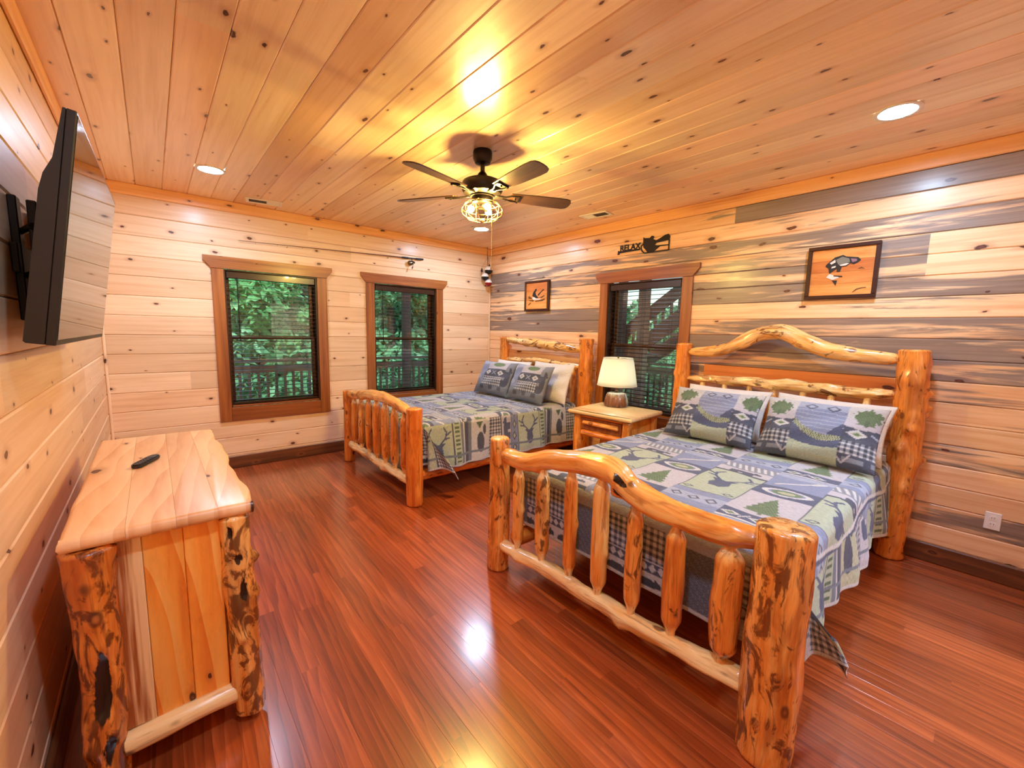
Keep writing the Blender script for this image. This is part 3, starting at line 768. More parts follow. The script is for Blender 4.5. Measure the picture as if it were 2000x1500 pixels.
# ---------------------------------------------------------------- log beds
def log_bed(cy, label, seed, pv):
    """cy: centre line y; pv: dict with the parts' individual shapes"""
    random.seed(seed)
    t = thing('log_bed', (-1.25, cy, 0), label, 'bed', 'log beds')
    ox, oy = -1.25, cy
    Lp = lambda x, y, z: (x-ox, y-oy, z)
    FX, HX = pv['fx'], -0.13
    yl, yr = pv['yl'], pv['yr']          # left (towards the window wall) and right posts
    pc = pv['post_col']
    log('post', [Lp(FX, yl, 0.0), Lp(FX+0.003, yl, 0.45), Lp(FX, yl+0.002, pv['hl'])], [(0, pv['rl']*1.05), (0.5, pv['rl']), (1, pv['rl']*0.93)], t, pc[0], pv['post_tone'][0], seg=26, n=44, rough=0.045, bumps=pv.get('bl', ()), seed=seed+1, rim=0.008)
    log('post', [Lp(FX, yr, 0.0), Lp(FX-0.004, yr, 0.45), Lp(FX, yr, pv['hr'])], [(0, pv['rr']*0.98), (0.25, pv['rr']*1.03), (0.6, pv['rr']), (1, pv['rr']*0.95)], t, pc[1], pv['post_tone'][1], seg=30, n=50, rough=0.045, bumps=pv.get('br', ()), seed=seed+2, rim=0.008)
    log('post', [Lp(HX, pv['hyl'], 0.0), Lp(HX, pv['hyl'], 0.8), Lp(HX, pv['hyl'], 1.44)], [(0, 0.075), (0.5, 0.068), (0.93, 0.066), (1, 0.072)], t, pc[2], 0.45, seg=26, n=60, rough=0.10, bumps=pv.get('bhl', ()), seed=seed+3)
    log('post', [Lp(HX, pv['hyr'], 0.0), Lp(HX-0.005, pv['hyr']-0.01, 0.8), Lp(HX, pv['hyr'], 1.45)], [(0, 0.078), (0.4, 0.085), (0.9, 0.078), (1, 0.086)], t, pc[3], 0.5, seg=30, n=80, rough=0.13, bumps=pv.get('bhr', ()), seed=seed+4)
    # footboard
    log('footboard_rail', [Lp(FX, y, z) for y, z in pv['top']], pv['topr'], t, pv['rail_col'], pv['rail_tone'], seg=24, n=80, rough=0.11, cavs=pv.get('ctop', ()), bumps=pv.get('btop', ()), seed=seed+5)
    log('footboard_rail', [Lp(FX, y, z) for y, z in pv['bot']], 0.040, t, (0.14, 0.0), 0.0, seg=18, n=64, rough=0.18, bumps=[(0.12, 1.5, 0.014, 0.03), (0.42, 0.6, 0.016, 0.03), (0.62, 2.2, 0.018, 0.03), (0.85, 0.3, 0.012, 0.025)], seed=seed+6)
    ztop = lambda y: next((a[1]+(b[1]-a[1])*(a[0]-y)/(a[0]-b[0]) for a, b in zip(pv['top'][:-1], pv['top'][1:]) if a[0] >= y >= b[0]), 0.78)
    zbot = lambda y: next((a[1]+(b[1]-a[1])*(a[0]-y)/(a[0]-b[0]) for a, b in zip(pv['bot'][:-1], pv['bot'][1:]) if a[0] >= y >= b[0]), 0.19)
    for i, (y, r, c) in enumerate(pv['sp']):
        spindle(t, Lp(FX, y, zbot(y)+0.024), Lp(FX, y+0.004, ztop(y)-0.026), r, c, seed=seed+10+i)
    # headboard
    log('headboard_rail', [Lp(HX, y, z) for y, z in pv['htop']], pv['htopr'], t, pv['hrail_col'], pv['rail_tone']-0.12, seg=22, n=64, rough=pv['hrough'], bumps=pv.get('bhtop', ()), seed=seed+30)
    log('headboard_rail', [Lp(HX, y, z) for y, z in pv['hmid']], [(0, 0.02), (0.06, 0.034), (0.5, 0.043), (0.9, 0.036), (0.955, 0.026), (1, 0.022)], t, pv['hrail_col'], 0.1, seg=20, n=80, rough=0.26, seed=seed+31,
        bumps=[(0.15, 0.5, 0.014, 0.035), (0.3, 1.6, 0.016, 0.04), (0.55, 1.0, 0.012, 0.05), (0.75, 2.0, 0.012, 0.04)])
    log('headboard_rail', [Lp(HX, pv['hyl']-0.05, 0.42), Lp(HX, pv['hyr']+0.06, 0.42)], 0.042, t, (0.2, 0.1), 0.2, seg=14, n=30, seed=seed+32)
    for i, y in enumerate(pv['hsp']):
        spindle(t, Lp(HX, y, 0.452), Lp(HX, y, 1.11), 0.034, (0.2, 0.05), ten=0.02, seed=seed+40+i, seg=12)
    # side rails and slats
    for s, y in ((0, pv['qc']+0.69), (1, pv['qc']-0.69)):
        log('side_rail', [Lp(FX+0.04, y, 0.222), Lp(-1.3, y, 0.222), Lp(HX-0.04, y, 0.222)], 0.052, t, pv['side_col'], pv['side_tone'], seg=16, n=48, rough=0.07, seed=seed+60+s)
    for i in range(7):
        xx = FX+0.25+i*0.30
        box('slat', Lp(xx, pv['qc']-0.66, 0.297), Lp(xx+0.09, pv['qc']+0.66, 0.322), M['pale'], t, 0.002)
    return t

NEAR = dict(qc=-4.03, fx=-2.372, yl=-3.228, yr=-4.785, hyl=-3.225, hyr=-4.825, hl=0.855, hr=0.868, rl=0.066, rr=0.092,
    post_col=[(0.46, 0.10), (0.60, 0.12), (0.36, 0.25), (0.48, 0.20)], post_tone=[0.42, 0.40],
    br=[(0.33, -1.3, 0.012, 0.03), (0.45, 2.4, 0.010, 0.03)], bl=[(0.2, 1.0, 0.01, 0.02), (0.62, 4.0, 0.008, 0.02)],
    bhl=[(0.55, 3.0, 0.014, 0.03), (0.8, 0.7, 0.012, 0.03)],
    bhr=[(0.94, 3.4, 0.012, 0.05), (0.80, 3.5, 0.040, 0.026), (0.735, 3.5, 0.050, 0.024), (0.70, 3.6, 0.034, 0.022), (0.635, 1.9, 0.034, 0.030), (0.545, 1.3, 0.034, 0.026), (0.50, 3.3, 0.035, 0.028), (0.86, 1.2, 0.014, 0.06), (0.36, 2.0, 0.02, 0.04)],
    top=[(-3.275, 0.765), (-3.40, 0.758), (-3.53, 0.772), (-3.68, 0.825), (-3.87, 0.860), (-4.02, 0.872), (-4.10, 0.858), (-4.18, 0.808), (-4.33, 0.778), (-4.52, 0.770), (-4.72, 0.792)],
    topr=[(0, 0.040), (0.05, 0.048), (0.35, 0.056), (0.55, 0.064), (0.62, 0.060), (0.8, 0.056), (0.93, 0.052), (0.955, 0.046), (1, 0.034)],
    btop=[(0.585, 1.2, 0.026, 0.028), (0.60, 2.9, 0.034, 0.030), (0.63, 0.3, 0.018, 0.03), (0.2, 2.8, 0.012, 0.03), (0.93, 2.8, 0.016, 0.022), (0.93, 0.6, 0.014, 0.02)],
    ctop=[(0.600, 1.15, 0.045, 0.012), (0.612, 2.4, 0.03, 0.010), (0.955, 1.4, 0.010, 0.03)], rail_col=(0.22, 0.10), rail_tone=0.36, hrail_col=(0.46, 0.02),
    bot=[(-3.28, 0.172), (-3.50, 0.176), (-3.70, 0.190), (-4.0, 0.186), (-4.27, 0.196), (-4.45, 0.205), (-4.71, 0.222)],
    sp=[(-3.415, 0.035, (0.42, 0.1)), (-3.62, 0.038, (0.55, 0.1)), (-3.825, 0.034, (0.32, 0.3)), (-4.017, 0.040, (0.22, 0.0)), (-4.210, 0.037, (0.50, 0.25)), (-4.405, 0.041, (0.36, 0.38)), (-4.617, 0.052, (0.48, 0.2))],
    htop=[(-3.28, 1.360), (-3.45, 1.370), (-3.62, 1.405), (-3.74, 1.470), (-3.85, 1.528), (-3.96, 1.552), (-4.06, 1.545), (-4.20, 1.485), (-4.33, 1.428), (-4.48, 1.398), (-4.62, 1.390), (-4.75, 1.382)],
    htopr=[(0, 0.032), (0.04, 0.042), (0.3, 0.052), (0.5, 0.060), (0.65, 0.056), (0.85, 0.050), (0.96, 0.044), (1, 0.030)], hrough=0.13,
    bhtop=[(0.32, 2.8, 0.014, 0.05), (0.62, 2.6, 0.014, 0.05), (0.8, 0.9, 0.014, 0.06)],
    hmid=[(-3.28, 1.112), (-3.6, 1.122), (-3.97, 1.130), (-4.32, 1.130), (-4.6, 1.125), (-4.75, 1.138)],
    hsp=[-3.43, -3.625, -3.83, -4.015, -4.22, -4.40, -4.61], side_col=(0.22, 0.3), side_tone=0.45)
FAR = dict(qc=-1.24, fx=-2.335, yl=-0.452, yr=-2.028, hyl=-0.535, hyr=-2.035, hl=0.815, hr=0.850, rl=0.058, rr=0.070,
    post_col=[(0.40, 0.28), (0.18, 0.30), (0.35, 0.25), (0.40, 0.18)], post_tone=[0.5, 0.5],
    bhr=[(0.85, 3.3, 0.02, 0.04), (0.6, 3.6, 0.02, 0.04), (0.45, 2.9, 0.016, 0.03)], bhl=[(0.7, 3.0, 0.014, 0.04)],
    top=[(-0.50, 0.780), (-0.75, 0.800), (-1.0, 0.838), (-1.25, 0.858), (-1.5, 0.860), (-1.75, 0.835), (-1.97, 0.792)],
    topr=[(0, 0.036), (0.06, 0.046), (0.5, 0.052), (0.9, 0.046), (1, 0.034)], btop=[(0.3, 2.5, 0.014, 0.04), (0.55, 2.2, 0.014, 0.03), (0.75, 2.6, 0.012, 0.03)],
    rail_col=(0.34, 0.12), rail_tone=0.25, hrail_col=(0.50, 0.08),
    bot=[(-0.50, 0.205), (-0.9, 0.200), (-1.26, 0.190), (-1.6, 0.188), (-1.97, 0.190)],
    sp=[(-0.64, 0.036, (0.25, 0.35)), (-0.84, 0.034, (0.46, 0.25)), (-1.04, 0.036, (0.5, 0.3)), (-1.24, 0.040, (0.40, 0.3)), (-1.44, 0.040, (0.5, 0.2)), (-1.64, 0.036, (0.42, 0.2)), (-1.84, 0.036, (0.46, 0.35))],
    htop=[(-0.59, 1.405), (-0.85, 1.385), (-1.13, 1.370), (-1.4, 1.352), (-1.6, 1.345), (-1.80, 1.330), (-1.97, 1.320)],
    htopr=[(0, 0.034), (0.05, 0.044), (0.4, 0.050), (0.8, 0.052), (1, 0.034)], hrough=0.20, bhtop=[(0.3, 3.2, 0.02, 0.08), (0.5, 2.6, 0.014, 0.05), (0.7, 3.4, 0.018, 0.06)],
    hmid=[(-0.59, 1.118), (-0.9, 1.125), (-1.24, 1.128), (-1.6, 1.120), (-1.97, 1.112)],
    hsp=[-0.72, -0.90, -1.09, -1.28, -1.47, -1.66, -1.85], side_col=(0.45, 0.35), side_tone=0.6)
bed_near = log_bed(-4.005, 'near log bed with a humped top rail on its footboard', 11, NEAR)
bed_far = log_bed(-1.24, 'far log bed beside the window wall', 47, FAR)

# ---------------------------------------------------------------- quilts: woven pattern colours per vertex
MIXC = (150, 156, 184)
C = {k: np.array(lin(tuple((a*0.72+b*0.28)*0.95 for a, b in zip(v, MIXC)))) for k, v in dict(navy=(62, 70, 100), slate=(138, 150, 184), pale=(184, 192, 212), sage=(200, 212, 168), cream=(236, 232, 220), beige=(224, 214, 214),
     char=(54, 58, 72), green=(98, 128, 62), dgreen=(66, 92, 44), white=(244, 240, 230), grey=(138, 142, 148), black=(34, 34, 38), leaf=(206, 206, 150), knit=(112, 122, 130), blue=(110, 140, 190)).items()}
class Paint:
    def __init__(s, u, v, base):
        s.u, s.v = u, v; s.c = np.broadcast_to(C[base], u.shape+(3,)).copy()
    def put(s, mask, col): s.c[mask] = C[col]
def in_poly(u, v, P):
    r = np.zeros(u.shape, bool); n = len(P)
    for i in range(n):
        x0, y0 = P[i]; x1, y1 = P[(i+1) % n]
        if y0 == y1: continue
        cond = ((y0 > v) != (y1 > v)) & (u < (x1-x0)*(v-y0)/(y1-y0)+x0)
        r ^= cond
    return r
def seg_d(u, v, P):
    d = np.full(u.shape, 9.0)
    for (x0, y0), (x1, y1) in zip(P[:-1], P[1:]):
        dx, dy = x1-x0, y1-y0; t = np.clip(((u-x0)*dx+(v-y0)*dy)/(dx*dx+dy*dy), 0, 1)
        d = np.minimum(d, np.hypot(u-x0-t*dx, v-y0-t*dy))
    return d
def deer(u, v):          # unit box -0.5..0.5
    m = in_poly(u, v, [(-.13, -.06), (-.17, -.20), (-.11, -.36), (.06, -.38), (.15, -.22), (.11, -.04), (.20, .04), (.07, .05), (.0, .02), (-.10, .06), (-.22, .05)])
    for P in ([(-.07, .02), (-.22, .16), (-.26, .32), (-.18, .44)], [(-.25, .24), (-.38, .32)], [(-.21, .15), (-.33, .17)], [(.05, .02), (.22, .16), (.28, .32), (.20, .44)], [(.26, .24), (.40, .32)], [(.21, .15), (.35, .18)]):
        m |= seg_d(u, v, P) < .022
    return m
def bear(u, v):
    m = ((u/.36)**2 + ((v-.05)/.20)**2 < 1) | (((u-.36)/.14)**2 + ((v-.08)/.13)**2 < 1) | in_poly(u, v, [(.42, .12), (.52, .02), (.50, -.05), (.38, .0)])
    for a in (-.30, -.16, .10, .24): m |= (np.abs(u-a) < .07) & (v < .05) & (v > -.36)
    return m | (((u-.32)/.05)**2 + ((v-.22)/.06)**2 < 1)
def tree(u, v):          # apex at v=.5, ragged
    wv = (0.5-v)*0.40*(0.75+0.25*np.abs(((v*7) % 1)*2-1))
    return ((np.abs(u) < wv) & (v > -.42) & (v < .5)) | ((np.abs(u) < .04) & (v <= -.42) & (v > -.5))
def dia(u, v, w, h): return (np.abs(u)/w+np.abs(v)/h) < 1
def gingham(p, mask, u, v, s=0.018):
    a = (np.floor(u/s) % 2 == 0); b = (np.floor(v/s) % 2 == 0)
    p.put(mask, 'white'); p.put(mask & (a ^ b), 'grey'); p.put(mask & a & b, 'black')
def quilt_top(p, u, v):
    """u metres across (0 at a deer centre), v metres towards the head (0 at a deer centre); both periodic"""
    PU, PV = 0.58, 0.92
    uu = (u+PU/2) % PU - PU/2; vv = (v+PV/2) % PV - PV/2
    A = np.abs(uu) < .150
    ub = np.where(uu > 0, uu-.29, uu+.29)      # centred in the other column
    Bc = ~A
    pn = A & (np.abs(vv) < .235)
    p.put(A, 'slate'); p.put(pn, 'sage')
    p.put(pn & ((np.abs(uu) > .144) | (np.abs(vv) > .229)), 'char')
    p.put(pn & deer(uu/.36, (vv-.03)/.36), 'navy')
    for sx in (-.105, .105):
        q = A & dia(uu-sx, vv+.195, .034, .022); p.put(q, 'char'); p.put(A & dia(uu-sx, vv+.195, .020, .012), 'sage')
    s1 = A & (vv > .235) & (vv < .335); p.put(s1, 'beige'); p.put(s1 & bear((uu)/.20, (vv-.285)/.11), 'char'); p.put(s1 & (np.abs(vv-.242) < .008), 'char')
    s2 = A & (vv >= .335) & (vv < .46); p.put(s2, 'grey'); p.put(s2 & (((uu*1.0+vv*.35) % .036) < .017) & (vv > .35) & (vv < .445), 'white')
    s3 = A & (vv < -.235) & (vv > -.46); p.put(s3, 'slate'); p.put(s3 & (np.abs(vv+.35) < .05), 'pale')
    for sx in (-.09, 0, .09): q = s3 & dia(uu-sx, vv+.35, .034, .034) & ~dia(uu-sx, vv+.35, .020, .020); p.put(q, 'char')
    t = Bc & (vv > -.335) & (vv <= .0); p.put(t, 'beige'); q = t & tree(ub/.24, (vv+.175)/.27); p.put(q, 'green')
    q2 = q & (((vv*38+np.abs(ub)*60) % 1) < .35); p.put(q2, 'dgreen')
    o = Bc & (vv > 0) & (vv <= .18); p.put(o, 'navy')
    e = (ub/.118)**2 + ((vv-.09)/.056)**2; p.put(o & (e < 1), 'white'); p.put(o & (e < .55), 'slate'); p.put(o & (e < .38), 'green'); p.put(o & (e < .12), 'leaf')
    b = Bc & (vv > .18); p.put(b, 'slate'); p.put(b & (vv > .40), 'pale')
    q = b & ((seg_d(ub, vv, [(-.09, .23), (.07, .37)]) < .010) | (((ub-.075)*.7+(vv-.375)*.7)**2/.045**2 + ((ub-.075)*.7-(vv-.375)*.7)**2/.018**2 < 1)); p.put(q, 'white')
    n = Bc & (vv < -.335); p.put(n, 'navy')
    for sx in (-.09, .03): p.put(n & dia(ub-sx, vv+.395, .048, .028), 'white'); p.put(n & dia(ub-sx, vv+.395, .026, .015), 'green')
    p.put(n & (seg_d(ub, vv, [(-.045, -.42), (-.015, -.37)]) < .005), 'white'); p.put(n & (np.abs(vv+.445) < .008), 'white')
def quilt_side(p, m, s, h, near):
    """s metres along the side, h metres above the hem (0..~.42); m mask"""
    PS = 1.10; q = s % PS
    def blk(a, b): return m & (q >= a) & (q < b)
    k = blk(0, .14); p.put(k, 'beige'); p.put(k & bear((h-.25)/.26, (q-.07)/.15), 'navy'); p.put(k & (np.abs(q-.07) > .062), 'char')
    k = blk(.14, .28); gingham(p, k, s, h, .0165)
    k = blk(.28, .50); p.put(k, 'leaf' if near else 'cream'); p.put(k & (((q-.39)/.045)**2 + ((h-.18)/.10)**2 < 1), 'char'); p.put(k & (((q-.34)/.02)**2 + ((h-.30)/.05)**2 < 1), 'char'); p.put(k & in_poly(q, h, [(.36, .38), (.44, .38), (.40, .31)]), 'dgreen')
    k = blk(.50, .62); p.put(k, 'knit'); p.put(k & (np.abs(q-.56) < .030), 'char'); p.put(k & (np.abs(q-.585) < .006), 'white')
    k = blk(.62, .70); p.put(k, 'sage'); p.put(k & (((h*26) % 1) < .45) & (np.abs(q-.66) < .026), 'dgreen')
    k = blk(.70, 1.02); p.put(k, 'sage'); p.put(k & deer((q-.86)/.34, (h-.21)/.36), 'navy'); p.put(k & (np.abs(q-.86) > .150), 'char')
    k = blk(1.02, 1.10); p.put(k, 'slate'); p.put(k & dia(q-1.06, (h % .12)-.06, .026, .05), 'char'); p.put(k & dia(q-1.06, (h % .12)-.06, .014, .028), 'leaf')
    p.put(m & (h < .11) & (h > .09), 'knit')
def quilt_foot(p, m, u, d):
    """u metres across, d metres below the top edge"""
    p.put(m, 'pale')
    q = (u % .58)
    a = q < .34
    gingham(p, m & a & (d > .045) & (d < .21), u, d, .0165)
    k = m & a & (d >= .21) & (d < .275); p.put(k, 'char'); p.put(k & dia((u % .044)-.022, d-.243, .020, .022), 'white'); p.put(k & ((d < .217) | (d > .268)), 'white')
    k = m & a & (d >= .275) & (d < .375); p.put(k, 'cream'); p.put(k & bear(((u % .17)-.085)/.16, -(d-.33)/.13), 'black')
    k = m & a & (d >= .375); p.put(k, 'char'); p.put(k & dia((u % .044)-.022, d-.405, .020, .022), 'white')
    k = m & ~a; p.put(k, 'knit'); p.put(k & (((u*50+d*80) % 1) < .4), 'char')
    p.put(k & (d < .07), 'pale')
def set_fabric(o, colr, fab):
    a = o.data.attributes.new('col', 'FLOAT_COLOR', 'POINT')
    cc = np.ones((len(colr), 4), np.float32); cc[:, :3] = colr; a.data.foreach_set('color', cc.ravel())
    a = o.data.attributes.new('fab', 'FLOAT_VECTOR', 'POINT'); a.data.foreach_set('vector', np.ascontiguousarray(fab, dtype=np.float32).ravel())
def grid_obj(name, Pn, mat, thick=0.0):
    """Pn: (ny,nx,3) array"""
    ny, nx, _ = Pn.shape
    me = bpy.data.meshes.new(name)
    idx = np.arange(ny*nx).reshape(ny, nx)
    f = np.stack([idx[:-1, :-1], idx[:-1, 1:], idx[1:, 1:], idx[1:, :-1]], -1).reshape(-1, 4)
    me.vertices.add(ny*nx); me.vertices.foreach_set('co', Pn.astype(np.float32).ravel())
    me.loops.add(f.size); me.loops.foreach_set('vertex_index', f.ravel().astype(np.int32))
    me.polygons.add(len(f)); me.polygons.foreach_set('loop_start', np.arange(0, f.size, 4, dtype=np.int32))
    me.polygons.foreach_set('use_smooth', np.ones(len(f), bool))
    me.update(calc_edges=True); me.materials.append(mat)
    o = bpy.data.objects.new(name, me); COL.objects.link(o)
    return o
def quilt(cy, half, xf, xh, ztop, dside, dfoot, label, near, res, u0, v0, dirn):
    """cloth: b across (+ towards -y), a towards the foot; drapes over both sides and the foot"""
    r = 0.055
    lenb = 2*half + 2*dside; lena = (xh-xf) + dfoot
    nb = int(lenb/res)+1; na = int(lena/res)+1
    b = np.linspace(-half-dside, half+dside, nb); a = np.linspace(0, lena, na)
    Bm, Am = np.meshgrid(b, a)
    flatx = xh-xf-r; flaty = half-r          # the curve starts r inside the edge
    ob = np.maximum(np.abs(Bm)-flaty, 0.0)*1.0; oa = np.maximum(Am-flatx, 0.0); sb = np.sign(Bm)
    arc = r*PI/2
    def roll(d):
        th = np.clip(d/r, 0, PI/2)
        return np.where(d < arc, r*np.sin(th), r), np.where(d < arc, r*(1-np.cos(th)), r + (d-arc))
    rho = np.hypot(ob, oa); th = np.arctan2(ob, oa)
    out, down = roll(rho)
    wgt = np.sin(2*th); cornr = (ob > 0) & (oa > 0)
    fold = np.where(cornr, np.clip(wgt, 0, 1)**0.55, 0.0)
    xx = xh - np.minimum(Am, flatx); yy = cy - sb*np.minimum(np.abs(Bm), flaty); zz = np.full_like(xx, ztop)
    # hanging directions
    cth, sth = np.cos(th), np.sin(th)
    hang = np.clip((rho-arc)/0.3, 0, 1)
    kx = np.where(oa > 0, -cth, 0.0)*out; ky = -sb*np.where(ob > 0, sth, 0.0)*out
    # soft side folds
    s = Am
    wave = (0.5+0.5*np.sin(s*9.0+1.3*np.sin(s*3.1)+cy*5)) * 0.040 + 0.014*np.sin(s*23+1)
    sidew = np.where(ob > 0, sth, 0)
    ky += -sb*sidew*hang*(wave+0.006)
    wf = 0.006*np.sin(Bm*14)
    kx += -np.where(oa > 0, cth, 0)*hang*(wf*0.6-0.004)*(1-fold)
    xx = xx + kx; yy = yy + ky; zz = zz - down
    # the extra cloth at the foot corners swings out in one fold towards the head
    fr = np.clip(rho-arc*0.7, 0, None)*fold
    xx = xx + fr*0.50; yy = yy - sb*fr*0.26; zz = zz + fr*0.12
    # lumps on the top, sag
    zz += np.where(rho <= 0, 0.004*np.sin(Bm*11+1)*np.sin(Am*7) + 0.003*np.sin(Bm*23)*np.sin(Am*19+2), 0)
    zz = np.maximum(zz, 0.012)
    Pn = np.stack([xx, yy, zz], -1)
    # pattern
    U = Bm + u0; V = -(Am) + v0
    p = Paint(U, V, 'slate'); quilt_top(p, U, V)
    hem = 0.018
    dS = np.abs(Bm)-half; dA = Am-(xh-xf)
    if near:
        ms = (dS > 0.12)
        quilt_side(p, ms, Am+0.28, dside-dS, True)
        mc = (dS > 0.0) & (dS <= 0.12); 
        p.put(mc & (np.abs(dS-0.075-0.03*np.sin(Am*6)) < 0.010), 'white'); p.put(mc & (np.abs(dS-0.098-0.03*np.sin(Am*6)) < 0.010), 'navy')
    else:
        quilt_side(p, dS > 0.0, Am*dirn+0.10, dside-dS, False)
    mf = (dA > 0) & (dS <= 0.0); quilt_foot(p, mf, Bm+0.07, dA)
    mk = (dA > 0) & (dS > 0); gingham(p, mk, Bm, Am, .0165)
    p.put(mk & (np.abs(dA-dS) < .07) & (rho > .2), 'char'); p.put(mk & (np.abs(dA-dS+0.1) < .025), 'leaf')
    edge = (dS > dside-hem) | (dA > dfoot-hem); p.put(edge, 'cream')
    o = grid_obj('quilt', Pn, M['fabric'])
    set_fabric(o, p.c.reshape(-1, 3), np.stack([Bm, Am, 0*Am], -1).reshape(-1, 3))
    sm = o.modifiers.new('thickness', 'SOLIDIFY'); sm.thickness = 0.008; sm.offset = -1 if False else 1
    return tag(o, label, 'quilt', 'lodge quilts')
def mattress(cy, label):
    t = bpy.data.objects.new('mattress', None); COL.objects.link(t); t.location = (-1.25, cy, 0.322); tag(t, label, 'mattress')
    hw = 0.715
    box('box_spring', (-0.965, -hw, 0.0), (1.0, hw, 0.10), M['mattress'], t, 0.02)
    box('mattress_pad', (-0.965, -hw, 0.102), (1.0, hw, 0.345), M['mattress'], t, 0.045)
mattress(-4.03, 'mattress under the quilt of the near bed')
mattress(-1.24, 'mattress under the quilt of the far bed')
quilt(-4.03, 0.765, -2.272, -0.235, 0.690, 0.385, 0.36, 'lodge-pattern quilt on the near bed, deer heads and green trees on top', True, 0.0058, -0.22, 1.335, 1)
quilt(-1.24, 0.765, -2.255, -0.235, 0.690, 0.400, 0.36, 'lodge-pattern quilt on the far bed, deer and bear on its hanging side', False, 0.0072, 0.07, 1.15, 1)

def pillow(name, label, group, c, wid, hei, thick, lean, yaw, paint, roll=0.0, slump=0.0):
    """c: middle of the bottom edge; the pillow stands on it and leans towards the headboard (+x)"""
    nu, nv = 112, 76
    u = np.linspace(-1, 1, nu); v = np.linspace(-1, 1, nv); Um, Vm = np.meshgrid(u, v)
    prof = np.clip((1-np.abs(Um)**3.0), 0, 1)**0.62 * np.clip((1-np.abs(Vm)**2.6), 0, 1)**0.58
    pin = 1 - 0.055*(1-np.abs(Um)**2)*np.abs(Vm)**3; pin2 = 1 - 0.07*(1-np.abs(Vm)**2)*np.abs(Um)**3
    xs = Um*wid/2*pin2; ys = Vm*hei/2*pin
    wr = 0.012*np.sin(Um*6+Vm*3+c[1]*7)*np.abs(Um)*prof + 0.008*np.sin(Vm*9-Um*4+c[1])*prof
    bulge = (1-0.22*Vm)            # heavier at the bottom
    P = []
    for sgn in (1, -1):
        t = sgn*prof*thick/2*bulge + wr
        # local: l across (towards -y), up, n towards the viewer (-x)
        P.append(np.stack([-t, -xs, ys+hei/2], -1))
    A, Bk = P
    A[..., 0] -= slump*(A[..., 2]/hei)**2; Bk[..., 0] -= slump*(Bk[..., 2]/hei)**2
    Pn = np.concatenate([A.reshape(-1, 3), Bk.reshape(-1, 3)])
    R = Matrix.Rotation(yaw, 3, 'Z') @ Matrix.Rotation(lean, 3, 'Y') @ Matrix.Rotation(roll, 3, 'X')
    Pn = Pn @ np.array(R).T
    idx = np.arange(nu*nv).reshape(nv, nu)
    f1 = np.stack([idx[:-1, :-1], idx[1:, :-1], idx[1:, 1:], idx[:-1, 1:]], -1).reshape(-1, 4)
    f2 = np.stack([idx[:-1, :-1], idx[:-1, 1:], idx[1:, 1:], idx[1:, :-1]], -1).reshape(-1, 4) + nu*nv
    rim = list(idx[0, :]) + list(idx[1:, -1]) + list(idx[-1, -2::-1]) + list(idx[-2:0, 0])
    f3 = np.array([[a, b, b+nu*nv, a+nu*nv] for a, b in zip(rim, rim[1:]+rim[:1])])
    f = np.concatenate([f1, f2, f3])
    o = me_obj(name, Pn, f.tolist(), M['fabric'], None, True)
    o.location = c
    if paint: colr = paint(Um*wid/2, Vm*hei/2+hei/2)
    else: colr = np.broadcast_to(np.array(lin((246, 240, 234))), Um.shape+(3,))
    if not paint: o.data.materials.clear(); o.data.materials.append(M['sheet'])
    cc = np.concatenate([colr.reshape(-1, 3)]*2)
    fab = np.concatenate([np.stack([Um*wid, Vm*hei, 0*Um], -1).reshape(-1, 3)]*2)
    set_fabric(o, cc, fab)
    return tag(o, label, 'pillow', group)
def sham(shift):
    def paint(u, v):
        """u across (+ right as seen), v up from the bottom edge; 0.48 high"""
        u = u + shift; v = v*0.48/0.435
        p = Paint(u, v, 'beige')
        p.put(v > .36, 'cream')
        for sx in (-.245, .245):
            rg = 1 + .35*np.sin((u-sx)*170)*np.sin(v*120); q = (((u-sx)/.075)**2 + ((v-.385)/.058)**2 < rg) & (v > .335); q |= tree((u-sx)/.15, (v-.39)/.17); p.put(q, 'green'); p.put(q & (((u*60+v*40) % 1) < .35), 'dgreen'); p.put((np.abs(u-sx) < .010) & (v > .31) & (v < .36), 'dgreen')
        b = (v > .185) & (v < .305) & (v < .295+.015*np.cos(u*14)); p.put(b, 'char')
        for sx in (-.21, .21):
            p.put(b & dia(u-sx, v-.243, .056, .034), 'white'); p.put(b & dia(u-sx, v-.243, .030, .018), 'leaf'); p.put(b & dia(u-sx, v-.243, .022, .012), 'green')
        for sx in (-.32, .32, -.10, .10):
            p.put(b & (seg_d(np.abs(u-sx), v, [(-.03, .225), (.035, .262)]) < .006), 'pale')
        gingham(p, (v > .085) & (v <= .185), u, v, .0165)
        d = v <= .085; p.put(d, 'char'); p.put(d & (np.abs(v-.05) < .014) & (np.abs(np.sin(u*22)) > .4), 'grey')
        for sx in (-.16, .16): p.put(d & ((seg_d(u-sx, v, [(-.04, .08), (0, .025), (.04, .08)]) < .005)), 'beige')
        # middle patch: lake and canoe
        c = (np.abs(u) < .135); p.put(c, 'slate'); p.put(c & (v > .40), 'pale')
        for sx in (-.06, .06): p.put(c & dia(u-sx, v-.415, .040, .034) & ~dia(u-sx, v-.415, .025, .021), 'char')
        p.put(c & (np.sin(v*190+u*9) > .80) & (v < .38) & (v > .2), 'pale')
        yc = .150 + 3.4*(u-.045)**2
        p.put(c & (v < yc+.045) & (v > yc) & (v < .30), 'leaf'); p.put(c & (v < yc+.045) & (v > yc) & (v < .30) & (((u*70+v*30) % 1) < .45), 'dgreen')
        p.put(c & (v <= yc) & (v > .10+1.2*(u-.03)**2), 'navy'); p.put(c & (v <= .10+1.2*(u-.03)**2), 'sage'); p.put(c & (v < .04), 'leaf')
        p.put(c & in_poly(u, v, [(.135, .30), (.135, .20), (.06, .205)]), 'navy')
        return p.c
    return paint
